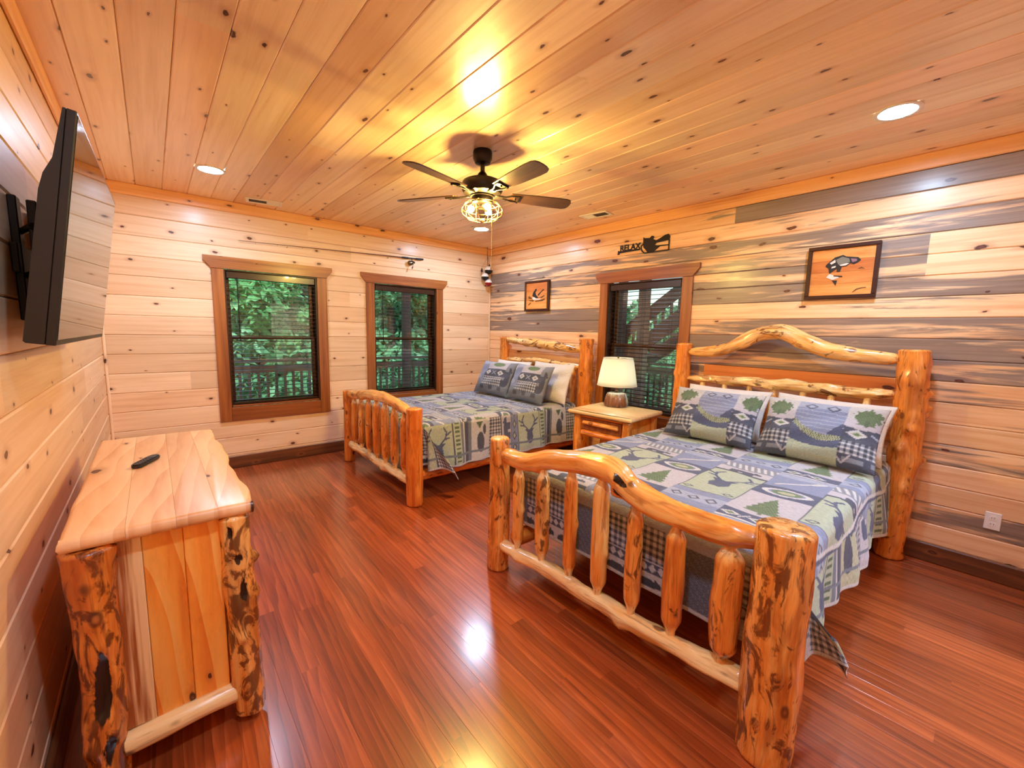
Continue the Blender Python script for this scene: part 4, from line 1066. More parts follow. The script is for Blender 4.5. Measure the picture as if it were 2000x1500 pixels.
def sham2(u, v):
    p = Paint(u, v, 'beige')
    p.put(u < -.14, 'slate'); p.put((u < -.14) & (v > .40), 'pale'); p.put((u < -.14) & (v < .15), 'knit')
    for sx in (-.235,): p.put((((u-sx)/.05)**2+((v-.21)/.03)**2 < 1), 'pale')
    b = (v > .225) & (v < .335) & (np.abs(u-.03) < .17); p.put(b, 'char')
    for sx in (-.075, .135): p.put(b & dia(u-sx, v-.28, .050, .036), 'white'); p.put(b & dia(u-sx, v-.28, .020, .014), 'grey')
    p.put(b & ((seg_d(u-.03, v, [(-.03, .26), (.03, .30)]) < .005) | (seg_d(u-.03, v, [(-.03, .30), (.03, .26)]) < .005)), 'pale')
    gingham(p, (v > .10) & (v <= .225) & (np.abs(u-.03) < .17), u, v, .0165)
    q = (((u-.04)/.10)**2 + ((v-.405)/.035)**2 < 1); p.put(q, 'green')
    r = (u > .20); p.put(r, 'grey'); p.put(r & bear((v-.22)/.30, (u-.26)/.16), 'char')
    p.put((v <= .10), 'knit'); p.put((v <= .10) & (np.sin(u*40) > .3) & (v > .05), 'char')
    return p.c
ZQ = 0.705
# near bed
pillow('pillow', 'white pillow on the near bed, behind the canoe pillow nearer the lamp', 'white pillows', (-0.515, -3.735, ZQ), 0.67, 0.435, 0.14, math.radians(30), 0.02, None)
pillow('pillow', 'white pillow on the near bed, behind the canoe pillow farther from the lamp', 'white pillows', (-0.515, -4.435, ZQ), 0.70, 0.435, 0.14, math.radians(30), -0.03, None, roll=0.02)
pillow('pillow', 'canoe-pattern pillow on the near bed, the one nearer the lamp', 'patterned pillows', (-0.785, -3.770, ZQ+0.002), 0.675, 0.435, 0.17, math.radians(32), 0.02, sham(-0.035))
pillow('pillow', 'canoe-pattern pillow on the near bed, the one farther from the lamp', 'patterned pillows', (-0.775, -4.455, ZQ+0.002), 0.675, 0.435, 0.17, math.radians(31), -0.02, sham(-0.01))
# far bed
pillow('pillow', 'white pillow on the far bed, tucked behind the patterned pillow by the window wall', 'white pillows', (-0.50, -1.00, ZQ), 0.66, 0.46, 0.13, math.radians(22), 0.03, None)
pillow('pillow', 'white pillow on the far bed, sticking out towards the nightstand', 'white pillows', (-0.475, -1.715, ZQ), 0.70, 0.47, 0.13, math.radians(18), -0.06, None)
pillow('pillow', 'patterned pillow on the far bed, the one beside the window wall', 'patterned pillows', (-0.745, -0.99, ZQ+0.002), 0.64, 0.46, 0.16, math.radians(26), 0.06, sham2)
pillow('pillow', 'patterned pillow on the far bed, the one beside the bare white pillow', 'patterned pillows', (-0.740, -1.625, ZQ+0.002), 0.64, 0.46, 0.16, math.radians(25), -0.02, sham2)

# ---------------------------------------------------------------- nightstand and lamp
random.seed(5)
ns = thing('nightstand', (-0.445, -2.715, 0), 'log nightstand with a thick pale top between the two beds', 'nightstand', rz=math.radians(5))
def slab(name, lo, hi, mat, parent, seed, wob=0.008, n=26, live=(1, 1, 1, 1)):
    """top with a wavy rounded live edge"""
    rnd = random.Random(seed); V = []; F = []
    sx, sy = hi[0]-lo[0], hi[1]-lo[1]; per = []
    ph = [rnd.uniform(0, 6.28) for _ in range(8)]
    def w(t, k): return wob*live[k]*(math.sin(t*9+ph[k])+0.6*math.sin(t*23+ph[k+4]))
    for i in range(n): t = i/n; per.append((lo[0]+sx*t, lo[1]+w(t*sx, 0), 0, -1))
    for i in range(n): t = i/n; per.append((hi[0]+w(t*sy, 1), lo[1]+sy*t, 1, 0))
    for i in range(n): t = i/n; per.append((hi[0]-sx*t, hi[1]+w(t*sx, 2), 0, 1))
    for i in range(n): t = i/n; per.append((lo[0]+w(t*sy, 3)*0.4, hi[1]-sy*t, -1, 0))
    T = hi[2]-lo[2]
    prof = [(0.020, 0), (0.006, T*0.16), (0.0, T*0.45), (0.002, T*0.75), (0.009, T*0.95), (0.016, T)]
    lv = {(0, -1): live[0], (1, 0): live[1], (0, 1): live[2], (-1, 0): live[3]}
    for ins, z in prof:
        for i, (x, y, nx, ny) in enumerate(per):
            qx = nx*ins*lv[(nx, ny)]; qy = ny*ins*lv[(nx, ny)]
            if i % n == 0:      # a corner also follows the edge before it
                px, py = per[i-1][2:]; qx += px*ins*lv[(px, py)]; qy += py*ins*lv[(px, py)]
            V.append((x-qx, y-qy, lo[2]+z))
    m_ = len(per)
    for j in range(len(prof)-1):
        for k in range(m_): F.append((j*m_+k, j*m_+(k+1) % m_, (j+1)*m_+(k+1) % m_, (j+1)*m_+k))
    F.append(tuple(range(m_-1, -1, -1))); b0 = (len(prof)-1)*m_; F.append(tuple(b0+k for k in range(m_)))
    o = me_obj(name, V, F, mat, parent, True); o.data.set_sharp_from_angle(angle=math.radians(50)); o.color = (0, 0.15, rnd.random(), 1)
    return o
def yslab(name, lo, hi, mat, parent, seed, wob=0.008, live=(1, 1, 1, 1)):
    """same, grain along y: built turned by 90 degrees"""
    o = slab(name, (lo[1], -hi[0], lo[2]), (hi[1], -lo[0], hi[2]), mat, parent, seed, wob, live=live)
    o.matrix_local = Matrix.Rotation(PI/2, 4, 'Z')
    return o
for k in range(4):
    yslab('top_board', (-0.335+k*0.16, -0.355, 0.705), (-0.335+k*0.16+0.1595, 0.355, 0.75), M['pale_top'], ns, 60+k, 0.002, live=(1 if k == 3 else 0, 1, 1 if k == 0 else 0, 1))
for sx, sy in ((-1, 1), (-1, -1), (1, 1), (1, -1)):
    log('leg', [(0.255*sx, 0.275*sy, 0), (0.255*sx, 0.275*sy, 0.35), (0.255*sx, 0.275*sy, 0.704)], [(0, 0.048), (1, 0.044)], ns, (0.25, 0.2), 0.42, seg=16, n=26, rough=0.07)
box('drawer_front', (-0.272, -0.225, 0.555), (-0.25, 0.225, 0.675), M['trim'], ns, 0.004, color=(0, 0.2, 0.3))
log('drawer_pull', [(-0.285, 0.20, 0.625), (-0.292, 0, 0.630), (-0.285, -0.20, 0.622)], 0.022, ns, (0.4, 0.15), 0.3, seg=12, n=24, rough=0.12)
log('front_rail', [(-0.262, 0.23, 0.520), (-0.266, 0, 0.518), (-0.262, -0.23, 0.520)], 0.030, ns, (0.3, 0.2), 0.45, seg=14, n=24)
log('front_rail', [(-0.262, 0.23, 0.688), (-0.262, -0.23, 0.688)], 0.015, ns, (0.3, 0.2), 0.45, seg=10, n=16)
for sy in (1, -1):
    box('side_panel', (-0.22, 0.262*sy-0.008, 0.50), (0.22, 0.262*sy+0.008, 0.700), M['board'], ns, 0.002, color=(0, 0.3, 0.6))
    log('side_rail', [(-0.21, 0.27*sy, 0.15), (0.21, 0.27*sy, 0.15)], 0.03, ns, (0.3, 0.2), 0.4, seg=12, n=18)
box('back_panel', (0.235, -0.225, 0.45), (0.250, 0.225, 0.700), M['board'], ns, 0.002, color=(0, 0.3, 0.8))
box('shelf', (-0.24, -0.262, 0.180), (0.24, 0.262, 0.200), M['board'], ns, 0.002, color=(0, 0.3, 0.9))

lp = thing('table_lamp', (-0.268, -2.585, 0.75), 'stoneware table lamp with a cream shade on the nightstand', 'lamp')
lathe('base', [(0.02, 0.0), (0.118, 0.0), (0.126, 0.006), (0.128, 0.022), (0.122, 0.06), (0.112, 0.10), (0.101, 0.130), (0.094, 0.140), (0.080, 0.145), (0.03, 0.146)], M['stoneware'], lp, 40)
lathe('neck', [(0.018, 0.145), (0.018, 0.165), (0.012, 0.17), (0.012, 0.225), (0.020, 0.228), (0.020, 0.26), (0.012, 0.265), (0.006, 0.30), (0.006, 0.505)], M['brass'], lp, 20)
bm = bmesh.new(); seg = 72; pr = [(0.205, 0.222), (0.197, 0.265), (0.178, 0.38), (0.160, 0.47), (0.149, 0.512)]
rings = []
for r, zz in pr:
    rings.append([bm.verts.new(((r+0.0016*(k % 2))*math.cos(2*PI*k/seg), (r+0.0016*(k % 2))*math.sin(2*PI*k/seg), zz)) for k in range(seg)])
for a, b in zip(rings[:-1], rings[1:]):
    for k in range(seg): bm.faces.new((a[k], a[(k+1) % seg], b[(k+1) % seg], b[k]))
sh = bm_obj('shade', bm, M['shade'], lp, True)
md = sh.modifiers.new('thickness', 'SOLIDIFY'); md.thickness = 0.003
bm = bmesh.new()
for r, zz in ((0.2065, 0.2225), (0.1505, 0.5115)): add_tube(bm, [(r*math.cos(2*PI*k/48), r*math.sin(2*PI*k/48), zz) for k in range(49)], 0.0032, 6, False)
bm_obj('shade_trim', bm, M['shade'], lp, True)
bm = bmesh.new()
for k in range(3): add_tube(bm, [(0, 0, 0.503), (0.148*math.cos(k*2.094), 0.148*math.sin(k*2.094), 0.507)], 0.002, 5)
bm_obj('spider', bm, M['brass'], lp)
lathe('bulb', [(0.012, 0.27), (0.018, 0.29), (0.030, 0.325), (0.030, 0.345), (0.018, 0.37), (0.0001, 0.376)], M['lamp_bulb'], lp, 16, (0.0, 0.0, 0.0))
lathe('finial', [(0.006, 0.503), (0.010, 0.512), (0.008, 0.525), (0.001, 0.532)], M['brass'], lp, 14)

# ---------------------------------------------------------------- dresser with remote
ds = thing('dresser', (-3.985, -2.765, 0), 'rustic log dresser with a thick live-edge top against the television wall', 'dresser')
x0, x1, y0, y1 = -0.245, 0.255, -0.705, 0.705
bw = [0.15, 0.125, 0.115, 0.11]; xx = x0
for k, b in enumerate(bw):
    last = k == len(bw)-1
    yslab('top_board', (xx, y0-0.012, 0.826), (xx+b-0.0006, y1, 0.872), M['slab'], ds, 80+k, 0.007 if last else 0.002, live=(1 if last else 0, 1, 1 if k == 0 else 0, 1)); xx += b
EY = y0 + 0.045      # end panel plane (towards the viewer)
log('corner_post', [(x0+0.052, EY-0.012, 0.0), (x0+0.064, EY-0.010, 0.35), (x0+0.058, EY-0.012, 0.825)], [(0, 0.050), (0.3, 0.056), (0.55, 0.050), (1, 0.060)], ds, (0.62, 0.28), 0.45, seg=30, n=64, rough=0.12, seed=3.3,
    bumps=[(0.72, 3.0, 0.010, 0.03), (0.20, 2.6, 0.012, 0.03), (0.62, 3.6, 0.008, 0.05)], cavs=[(0.47, 3.25, 0.115, 0.020), (0.385, 3.1, 0.06, 0.022), (0.17, 3.3, 0.06, 0.016)])
log('corner_post', [(x1-0.048, EY-0.010, 0.02), (x1-0.055, EY-0.012, 0.4), (x1-0.060, EY-0.010, 0.825)], [(0, 0.050), (0.5, 0.050), (1, 0.046)], ds, (0.66, 0.10), 0.35, seg=30, n=64, rough=0.12, seed=8.1,
    bumps=[(0.78, 4.5, 0.026, 0.024), (0.60, 4.4, 0.012, 0.03), (0.42, 3.0, 0.018, 0.02)], cavs=[(0.80, 3.1, 0.022, 0.016), (0.66, 3.3, 0.045, 0.012), (0.93, 2.6, 0.03, 0.008)])
for px, col, md in ((x0+0.06, (0.4, 0.2), 0), (x1-0.055, (0.4, 0.2), 1)):
    log('corner_post', [(px, y1-0.06, 0.0), (px, y1-0.06, 0.825)], 0.05, ds, col, 0.4, seg=16, n=30)
pcs = [(x0+0.085, 0.098, 'pale', 0.12), (x0+0.183, 0.107, 'board', 0.31), (x0+0.290, 0.105, 'board', 0.77)]
for px, pw, mt, sdv in pcs:
    o = plank(ds, (0, 0, 0), Z, X, -Y, 0.155, 0.8255, px, px+pw, 0.02, M[mt], (0, 0.25, sdv), 0.0025, 'end_board')
    o.matrix_world = Matrix.Identity(4)
    o.matrix_local = Matrix(((0, 1, 0, 0), (0, 0, -1, EY+0.012), (1, 0, 0, 0), (0, 0, 0, 1)))
log('end_rail', [(x0+0.09, EY-0.006, 0.108), (0.0, EY-0.010, 0.118), (x1-0.08, EY-0.006, 0.122)], 0.040, ds, (0.10, -0.05), 0.0, seg=16, n=30, rough=0.08, seed=21.0)
box('body', (x0+0.03, EY+0.013, 0.14), (x1-0.055, y1-0.03, 0.8255), M['board'], ds, 0.003, color=(0, 0.3, 0.2))
for r in range(3):
    for c in range(2):
        ya = EY+0.075+c*0.62; za = 0.17+r*0.218
        dr = bpy.data.objects.new('drawer', None); COL.objects.link(dr); dr.parent = ds
        box('drawer_front', (x1-0.0545, ya, za), (x1-0.030, ya+0.585, za+0.20), M['board'], dr, 0.004, color=(0, 0.2, 0.1*r+0.3*c))
        for q in (0.16, 0.42):
            log('knob', [(x1-0.030, ya+q, za+0.10), (x1+0.008, ya+q, za+0.10)], 0.017, dr, (0.2, 0.2), 0.3, seg=10, n=8)
log('front_rail', [(x1-0.05, EY+0.04, 0.115), (x1-0.05, y1-0.1, 0.115)], 0.035, ds, (0.1, 0), 0.1, seg=14, n=24)
rm = thing('remote_control', (-4.035, -2.70, 0.872), 'small black remote control on the dresser top', 'remote', rz=math.radians(64))
bm = bmesh.new(); add_prism(bm, [(-0.085, -0.012), (-0.070, -0.021), (0.050, -0.022), (0.080, -0.016), (0.088, 0.0), (0.080, 0.016), (0.050, 0.022), (-0.070, 0.021), (-0.085, 0.012)], X, Y, Z, (0, 0, 0), 0.0, 0.019)
bmesh.ops.recalc_face_normals(bm, faces=bm.faces); bmesh.ops.bevel(bm, geom=[e for e in bm.edges if abs(e.verts[0].co.z-e.verts[1].co.z) < 1e-5], offset=0.004, segments=2, affect='EDGES')
bm_obj('body', bm, M['glass_edge'], rm, True, 50)
for i in range(5):
    for j in range(3):
        lathe('button', [(0.0045, 0.0185), (0.0045, 0.0205), (0.0001, 0.0208)], M['black'], rm, 8, (-0.055+i*0.02, (j-1)*0.012, 0))

# ---------------------------------------------------------------- television on an articulated mount
tvr = thing('television', (-4.1594, -2.7099, 1.7855), 'large flat black television tilted forward on its wall mount', 'television')
TW, THh = 1.235, 0.705
tlt = math.radians(7.92)
nrm = Vector((math.cos(tlt), 0, -math.sin(tlt))); upv = Vector((math.sin(tlt), 0, math.cos(tlt)))
R4 = Matrix.Rotation(math.radians(-1.06), 4, 'Z') @ Matrix(((nrm.x, 0, upv.x, 0), (0, 1, 0, 0), (nrm.z, 0, upv.z, 0), (0, 0, 0, 1)))  # local x normal, y along, z up
def tvpart(name, lo, hi, mat, bev, parent=tvr):
    bm = bmesh.new(); add_box(bm, lo, hi, bev); o = bm_obj(name, bm, mat, parent); o.matrix_local = R4; return o
tvpart('bezel', (-0.006, -TW/2, -THh/2), (0.018, TW/2, THh/2), M['tvbody'], 0.003)
tvpart('screen', (0.0175, -TW/2+0.009, -THh/2+0.018), (0.0195, TW/2-0.009, THh/2-0.009), M['screen'], 0.0005)
o = prism('back_cover', [(-0.0062, -THh/2+0.001), (-0.0062, THh/2-0.001), (-0.013, THh/2-0.002), (-0.024, 0.20), (-0.040, 0.15), (-0.046, 0.10), (-0.050, -THh/2+0.006), (-0.044, -THh/2+0.001)], X, Z, Y, (0, 0, 0), -TW/2+0.001, TW/2-0.001, M['tvbody'], tvr)
o.matrix_local = R4
tvpart('back_box', (-0.056, -TW/2+0.16, -THh/2+0.03), (-0.0462, TW/2-0.16, 0.08), M['tvbody'], 0.003)
mt = thing('television_mount', (-W, -2.78, 1.72), 'dark steel wall bracket holding the television', 'bracket')
for yy in (-0.17, 0.17):
    box('wall_rail', (0.0005, yy-0.03, -0.21), (0.022, yy+0.03, 0.21), M['steel'], mt, 0.003)
box('wall_plate', (0.0005, -0.24, -0.05), (0.020, 0.24, 0.05), M['steel'], mt, 0.003)
for zz in (-0.055, 0.095):
    for yy in (-0.17, 0.17):
        tube('arm', [(0.022, yy, zz), (0.062, yy+(-0.09 if yy < 0 else 0.06), zz+0.01)], 0.011, M['steel'], mt, 8)
for yy in (-0.24, 0.22):
    box('tilt_bracket', (0.050, yy-0.013, -0.10), (0.074, yy+0.013, 0.19), M['steel'], mt, 0.003)

# ---------------------------------------------------------------- pictures and sign on the blue-stained wall
def flat(name, polys, xf, t, mat, parent, off):
    """polygons given as (y, z) on the wall, facing -x"""
    bm = bmesh.new()
    for P in polys: add_prism(bm, [(-(a-off[1]), b-off[2]) for a, b in P], -Y, Z, -X, (0, 0, 0), xf, xf+t)
    bmesh.ops.recalc_face_normals(bm, faces=bm.faces)
    o = bm_obj(name, bm, mat, parent); return o
def picture(name, label, ya, yb, za, zb, boards):
    c = (-0.0005, (ya+yb)/2, (za+zb)/2); t = thing(name, c, label, 'picture', 'framed wood pictures'); hw, hh = (ya-yb)/2, (zb-za)/2; fw = 0.026
    for nm, lo, hi in (('frame', (-0.038, -hw, hh-fw), (0, hw, hh)), ('frame', (-0.038, -hw, -hh), (0, hw, -hh+fw)), ('frame', (-0.038, -hw, -hh+fw), (0, -hw+fw, hh-fw)), ('frame', (-0.038, hw-fw, -hh+fw), (0, hw, hh-fw))):
        box(nm, lo, hi, M['frame'], t, 0.003)
    n = boards; h = (2*hh-2*fw)/n
    for k in range(n):
        bm = bmesh.new(); add_box(bm, (0, 0, 0), (2*hw-2*fw, h-0.0006, 0.012), 0.0008)
        o = bm_obj('panel_board', bm, M['fish_panel'], t); o.color = (0, 0.5*((k*7) % 3)/2, 0.17*k+0.05, 1)
        o.matrix_local = Matrix(((0, 0, -1, -0.012), (-1, 0, 0, hw-fw), (0, 1, 0, -hh+fw+k*h), (0, 0, 0, 1)))
    return t, c
t, c = picture('wall_picture', 'dark-framed wood picture of a leaping fish above the near bed', -4.132, -4.565, 1.812, 2.207, 4)
FB = [(-4.252, 2.067), (-4.271, 2.086), (-4.303, 2.118), (-4.351, 2.131), (-4.372, 2.118), (-4.443, 2.105), (-4.459, 2.086), (-4.449, 2.072), (-4.42, 2.056), (-4.4, 2.067), (-4.379, 2.047), (-4.351, 2.046), (-4.343, 2.009), (-4.322, 2.011), (-4.323, 2.035), (-4.296, 2.013), (-4.279, 2.0), (-4.269, 2.04), (-4.25, 2.053)]
flat('fish_body', [FB], 0.0262, 0.002, M['fish_dark'], t, c)
flat('fish_belly', [[(-4.275, 2.079), (-4.306, 2.101), (-4.311, 2.082), (-4.285, 2.067)], [(-4.335, 2.060), (-4.377, 2.069), (-4.394, 2.067), (-4.376, 2.053), (-4.345, 2.051)], [(-4.290, 2.05), (-4.315, 2.056), (-4.312, 2.043), (-4.288, 2.038)]], 0.0283, 0.0012, M['fish_white'], t, c)
flat('fish_flank', [[(-4.311, 2.099), (-4.349, 2.119), (-4.391, 2.101), (-4.397, 2.074), (-4.329, 2.062)]], 0.0283, 0.0010, M['fish_grey'], t, c)
flat('fish_head', [[(-4.400, 2.100), (-4.436, 2.094), (-4.438, 2.078), (-4.411, 2.071)]], 0.0283, 0.0010, M['fish_pink'], t, c)
flat('fish_tail', [[(-4.261, 1.973), (-4.279, 1.998), (-4.304, 1.988), (-4.345, 1.967), (-4.302, 1.952)]], 0.0262, 0.0014, M['fish_white'], t, c)
flat('fish_fin', [[(-4.299, 1.949), (-4.331, 1.947), (-4.326, 1.908)], [(-4.304, 1.986), (-4.36, 1.978), (-4.361, 1.969), (-4.308, 1.977)]], 0.0262, 0.002, M['fish_dark'], t, c)
flat('twig', [[(-4.446, 2.023), (-4.466, 2.035), (-4.49, 2.019), (-4.467, 2.024)], [(-4.429, 1.855), (-4.451, 1.879), (-4.484, 1.887), (-4.505, 1.888), (-4.508, 1.882), (-4.484, 1.881), (-4.455, 1.872), (-4.433, 1.853)]], 0.0262, 0.001, M['tan_ink'], t, c)
t, c = picture('wall_picture', 'dark-framed wood picture of a bird above the far bed', -0.832, -1.292, 1.797, 2.195, 3)
flat('bird_wing', [[(-0.981, 1.998), (-0.997, 2.042), (-1.043, 2.088), (-1.067, 2.086), (-1.039, 2.039), (-1.053, 2.006), (-1.102, 1.968), (-1.048, 1.966)], [(-1.082, 2.005), (-1.117, 2.031), (-1.19, 2.079), (-1.202, 2.07), (-1.14, 2.034), (-1.1, 1.996)]], 0.0262, 0.002, M['fish_dark'], t, c)
flat('reeds', [[(-0.902, 1.977), (-0.913, 2.001), (-0.964, 1.974), (-0.97, 1.961), (-0.915, 1.96)], [(-0.916, 1.943), (-1.013, 1.943), (-1.002, 1.923), (-0.922, 1.933)], [(-1.148, 1.978), (-1.205, 1.999), (-1.216, 1.99), (-1.166, 1.965), (-1.096, 1.972)], [(-1.038, 1.93), (-1.144, 1.938), (-1.218, 1.958), (-1.219, 1.942), (-1.185, 1.924), (-1.044, 1.917)], [(-0.899, 1.882), (-0.948, 1.909), (-0.96, 1.904), (-0.912, 1.875)]], 0.0262, 0.0015, M['tan_ink'], t, c)
flat('bird_body', [[(-0.982, 1.977), (-1.024, 1.979), (-1.061, 1.957), (-1.143, 1.954), (-1.132, 1.942), (-1.001, 1.944)]], 0.0283, 0.001, M['fish_white'], t, c)
# metal sign over the window
c = (-0.001, -2.62, 2.42); t = thing('metal_sign', c, 'black cut-metal sign reading RELAX over the window between the beds', 'sign')
flat('silhouette', [[(-2.636, 2.453), (-2.634, 2.520), (-2.651, 2.508), (-2.709, 2.5), (-2.731, 2.521), (-2.759, 2.512), (-2.747, 2.486), (-2.786, 2.468), (-2.826, 2.482), (-2.878, 2.506), (-2.917, 2.512), (-2.936, 2.485), (-2.93, 2.451), (-2.792, 2.443), (-2.77, 2.426), (-2.831, 2.405), (-2.766, 2.362), (-2.691, 2.358), (-2.669, 2.386), (-2.640, 2.416)]], 0.006, 0.004, M['sign'], t, c)
flat('dock', [[(-2.327, 2.422), (-2.349, 2.412), (-2.595, 2.410), (-2.610, 2.396), (-2.35, 2.392), (-2.34, 2.376), (-2.319, 2.377)]], 0.006, 0.004, M['sign'], t, c)
flat('border', [[(-2.921, 2.455), (-2.934, 2.455), (-2.934, 2.350), (-2.660, 2.350), (-2.640, 2.360), (-2.622, 2.376), (-2.608, 2.403), (-2.606, 2.436), (-2.636, 2.458), (-2.640, 2.446), (-2.618, 2.428), (-2.620, 2.403), (-2.634, 2.382), (-2.660, 2.362), (-2.921, 2.361)], [(-2.798, 2.416), (-2.925, 2.410), (-2.925, 2.400), (-2.804, 2.403)]], 0.006, 0.004, M['sign'], t, c)
tc = bpy.data.curves.new('lettering', 'FONT'); tc.body = 'RELAX'; tc.size = 0.066; tc.extrude = 0.002; tc.offset = 0.0015
to = bpy.data.objects.new('lettering', tc); COL.objects.link(to)
dg = bpy.context.evaluated_depsgraph_get(); dg.update()
me = bpy.data.meshes.new_from_object(to.evaluated_get(dg)); bpy.data.objects.remove(to)
me.materials.clear(); me.materials.append(M['sign'])
lt = bpy.data.objects.new('lettering', me); COL.objects.link(lt); lt.parent = t
w_ = max(v.co.x for v in me.vertices) - min(v.co.x for v in me.vertices); sc_ = 0.255/w_
lt.matrix_local = Matrix(((0, 0, -1, -0.008), (-sc_, 0, 0, 0.272), (0, sc_*1.0, 0, -0.009), (0, 0, 0, 1)))
for yy, zz in ((0.2, 0.0), (-0.2, 0.05), (-0.1, 0.02)): tube('standoff', [(0, yy, zz-0.02), (-0.006, yy, zz-0.02)], 0.004, M['sign'], t, 8)
# outlet
t = thing('wall_outlet', (-0.0003, -5.274, 0.385), 'white double socket plate low on the blue-stained wall', 'outlet')
box('plate', (-0.006, -0.0355, -0.056), (0, 0.0355, 0.056), M['white_plastic'], t, 0.003)
for zz in (-0.020, 0.020):
    rc = bpy.data.objects.new('receptacle', None)
    bm = bmesh.new(); add_prism(bm, [(0.017*math.cos(a), 0.0145*math.sin(a)) for a in [2*PI*k/20 for k in range(20)]], -Y, Z, -X, (0, 0, zz), 0.006, 0.0085); bmesh.ops.recalc_face_normals(bm, faces=bm.faces)
    r_o = bm_obj('receptacle', bm, M['white_plastic'], t)
    for yy in (-0.006, 0.006):
        box('slot', (-0.0090, yy-0.001, zz-0.003), (-0.0083, yy+0.001, zz+0.006), M['slot'], r_o)
    bpy.data.objects.remove(rc)

# ---------------------------------------------------------------- fishing rod and hanging floats
t = thing('fishing_rod', (-2.2, -0.03, 2.405), 'long thin fishing rod with a reel across the window wall', 'fishing rod')
pt = lambda x: (x+2.2, 0.0, (x+3.25)/2.05*0.072-0.035)
tube('blank', [pt(-3.25), pt(-2.6), pt(-2.0), pt(-1.46)], [0.0022, 0.0036, 0.0052, 0.0070], M['rod'], t, 8)
tube('grip', [pt(-1.47), pt(-1.45), pt(-1.38), pt(-1.36)], [0.007, 0.012, 0.012, 0.008], M['black'], t, 10)
tube('reel_seat', [pt(-1.36), pt(-1.27)], 0.008, M['black_iron'], t, 10)
tube('grip', [pt(-1.275), pt(-1.26), pt(-1.17), pt(-1.155)], [0.008, 0.013, 0.014, 0.011], M['black'], t, 10)
for xx in (-3.1, -2.9, -2.65, -2.3, -1.9, -1.65):
    p_ = Vector(pt(xx)); bm = bmesh.new()
    add_tube(bm, [p_+Vector((0.0, -0.009+0.008*math.cos(a), -0.012+0.008*math.sin(a))) for a in [2*PI*k/10 for k in range(11)]], 0.0011, 5, False)
    bm_obj('line_guide', bm, M['chain'], t)
p_ = Vector(pt(-1.32))
reel = bpy.data.objects.new('reel', None); COL.objects.link(reel); reel.parent = t; reel.location = p_
tube('reel_foot', [(0, 0, -0.006), (0, -0.004, -0.05)], 0.006, M['black'], reel, 8)
tube('spool', [(-0.045, -0.006, -0.068), (-0.012, -0.006, -0.060)], 0.030, M['brass'], reel, 18)
tube('reel_body', [(-0.012, -0.006, -0.060), (0.012, -0.006, -0.055), (0.036, -0.006, -0.050)], [0.026, 0.024, 0.012], M['black'], reel, 16)
tube('crank', [(0.006, -0.010, -0.055), (0.008, -0.040, -0.058), (-0.012, -0.044, -0.115)], 0.004, M['chain'], reel, 8)
tube('crank_knob', [(-0.010, -0.044, -0.112), (-0.020, -0.045, -0.138)], 0.009, M['brass'], reel, 10)
tube('wall_hook', [(0.55, 0.029, -0.003), (0.55, 0.0, -0.005), (0.55, -0.012, -0.004)], 0.003, M['brass'], t, 6); tube('wall_hook', [(-0.6, 0.029, -0.04), (-0.6, -0.012, -0.035)], 0.003, M['brass'], t, 6)
t = thing('fishing_floats', (-0.135, -0.10, 2.735), 'cluster of round painted fishing floats hanging in the room corner', 'fishing float')
tube('hook', [(0, 0, 0.004), (0, 0, -0.02)], 0.004, M['brass'], t, 8)
tube('cord', [(0, 0, -0.018), (0.004, 0, -0.15), (0.012, 0, -0.27)], [0.003, 0.006, 0.004], M['rod'], t, 6)
def ball(name, c, r, top, bot, parent):
    n = 9
    bm = bmesh.new(); add_lathe(bm, [(max(r*math.sin(PI*k/n/2), 1e-5), r*math.cos(PI*k/n/2)) for k in range(n+1)][::-1], 20, c, False); q = bm_obj(name, bm, M[top], parent, True)
    bm = bmesh.new(); add_lathe(bm, [(max(r*math.sin(PI/2+PI*k/n/2), 1e-5), r*math.cos(PI/2+PI*k/n/2)) for k in range(n+1)][::-1], 20, c, False); bm_obj('lower_half', bm, M[bot], q, True)
    bm = bmesh.new(); add_tube(bm, [(c[0], c[1], c[2]+r-0.002), (c[0], c[1], c[2]+r+0.012)], 0.004, 8); bm_obj('stem', bm, M['red'] if bot == 'red' else M['black'], q, True)
ball('float', (0.028, 0.0, -0.325), 0.060, 'white_paint', 'black', t)
ball('float', (-0.045, -0.01, -0.428), 0.056, 'white_paint', 'black', t)
ball('float', (0.005, -0.03, -0.510), 0.052, 'white_paint', 'red', t)
tube('stem_line', [(0.012, 0, -0.26), (0.0, -0.005, -0.40), (0.005, -0.03, -0.45)], 0.002, M['rod'], t, 5)
tube('sinker_cord', [(0.004, 0, -0.15), (-0.06, 0, -0.24), (-0.098, 0, -0.30)], 0.0012, M['rod'], t, 5)
lathe('sinker', [(0.0001, -0.300), (0.006, -0.310), (0.018, -0.340), (0.018, -0.352), (0.006, -0.366), (0.0001, -0.368)], M['frame'], t, 14, (-0.098, 0, 0))
lathe('weight', [(0.0001, -0.225), (0.012, -0.245), (0.014, -0.262), (0.0001, -0.275)], M['black'], t, 12, (0.06, 0.02, 0))
tube('weight_cord', [(0.004, 0, -0.12), (0.06, 0.02, -0.227)], 0.0012, M['rod'], t, 5)
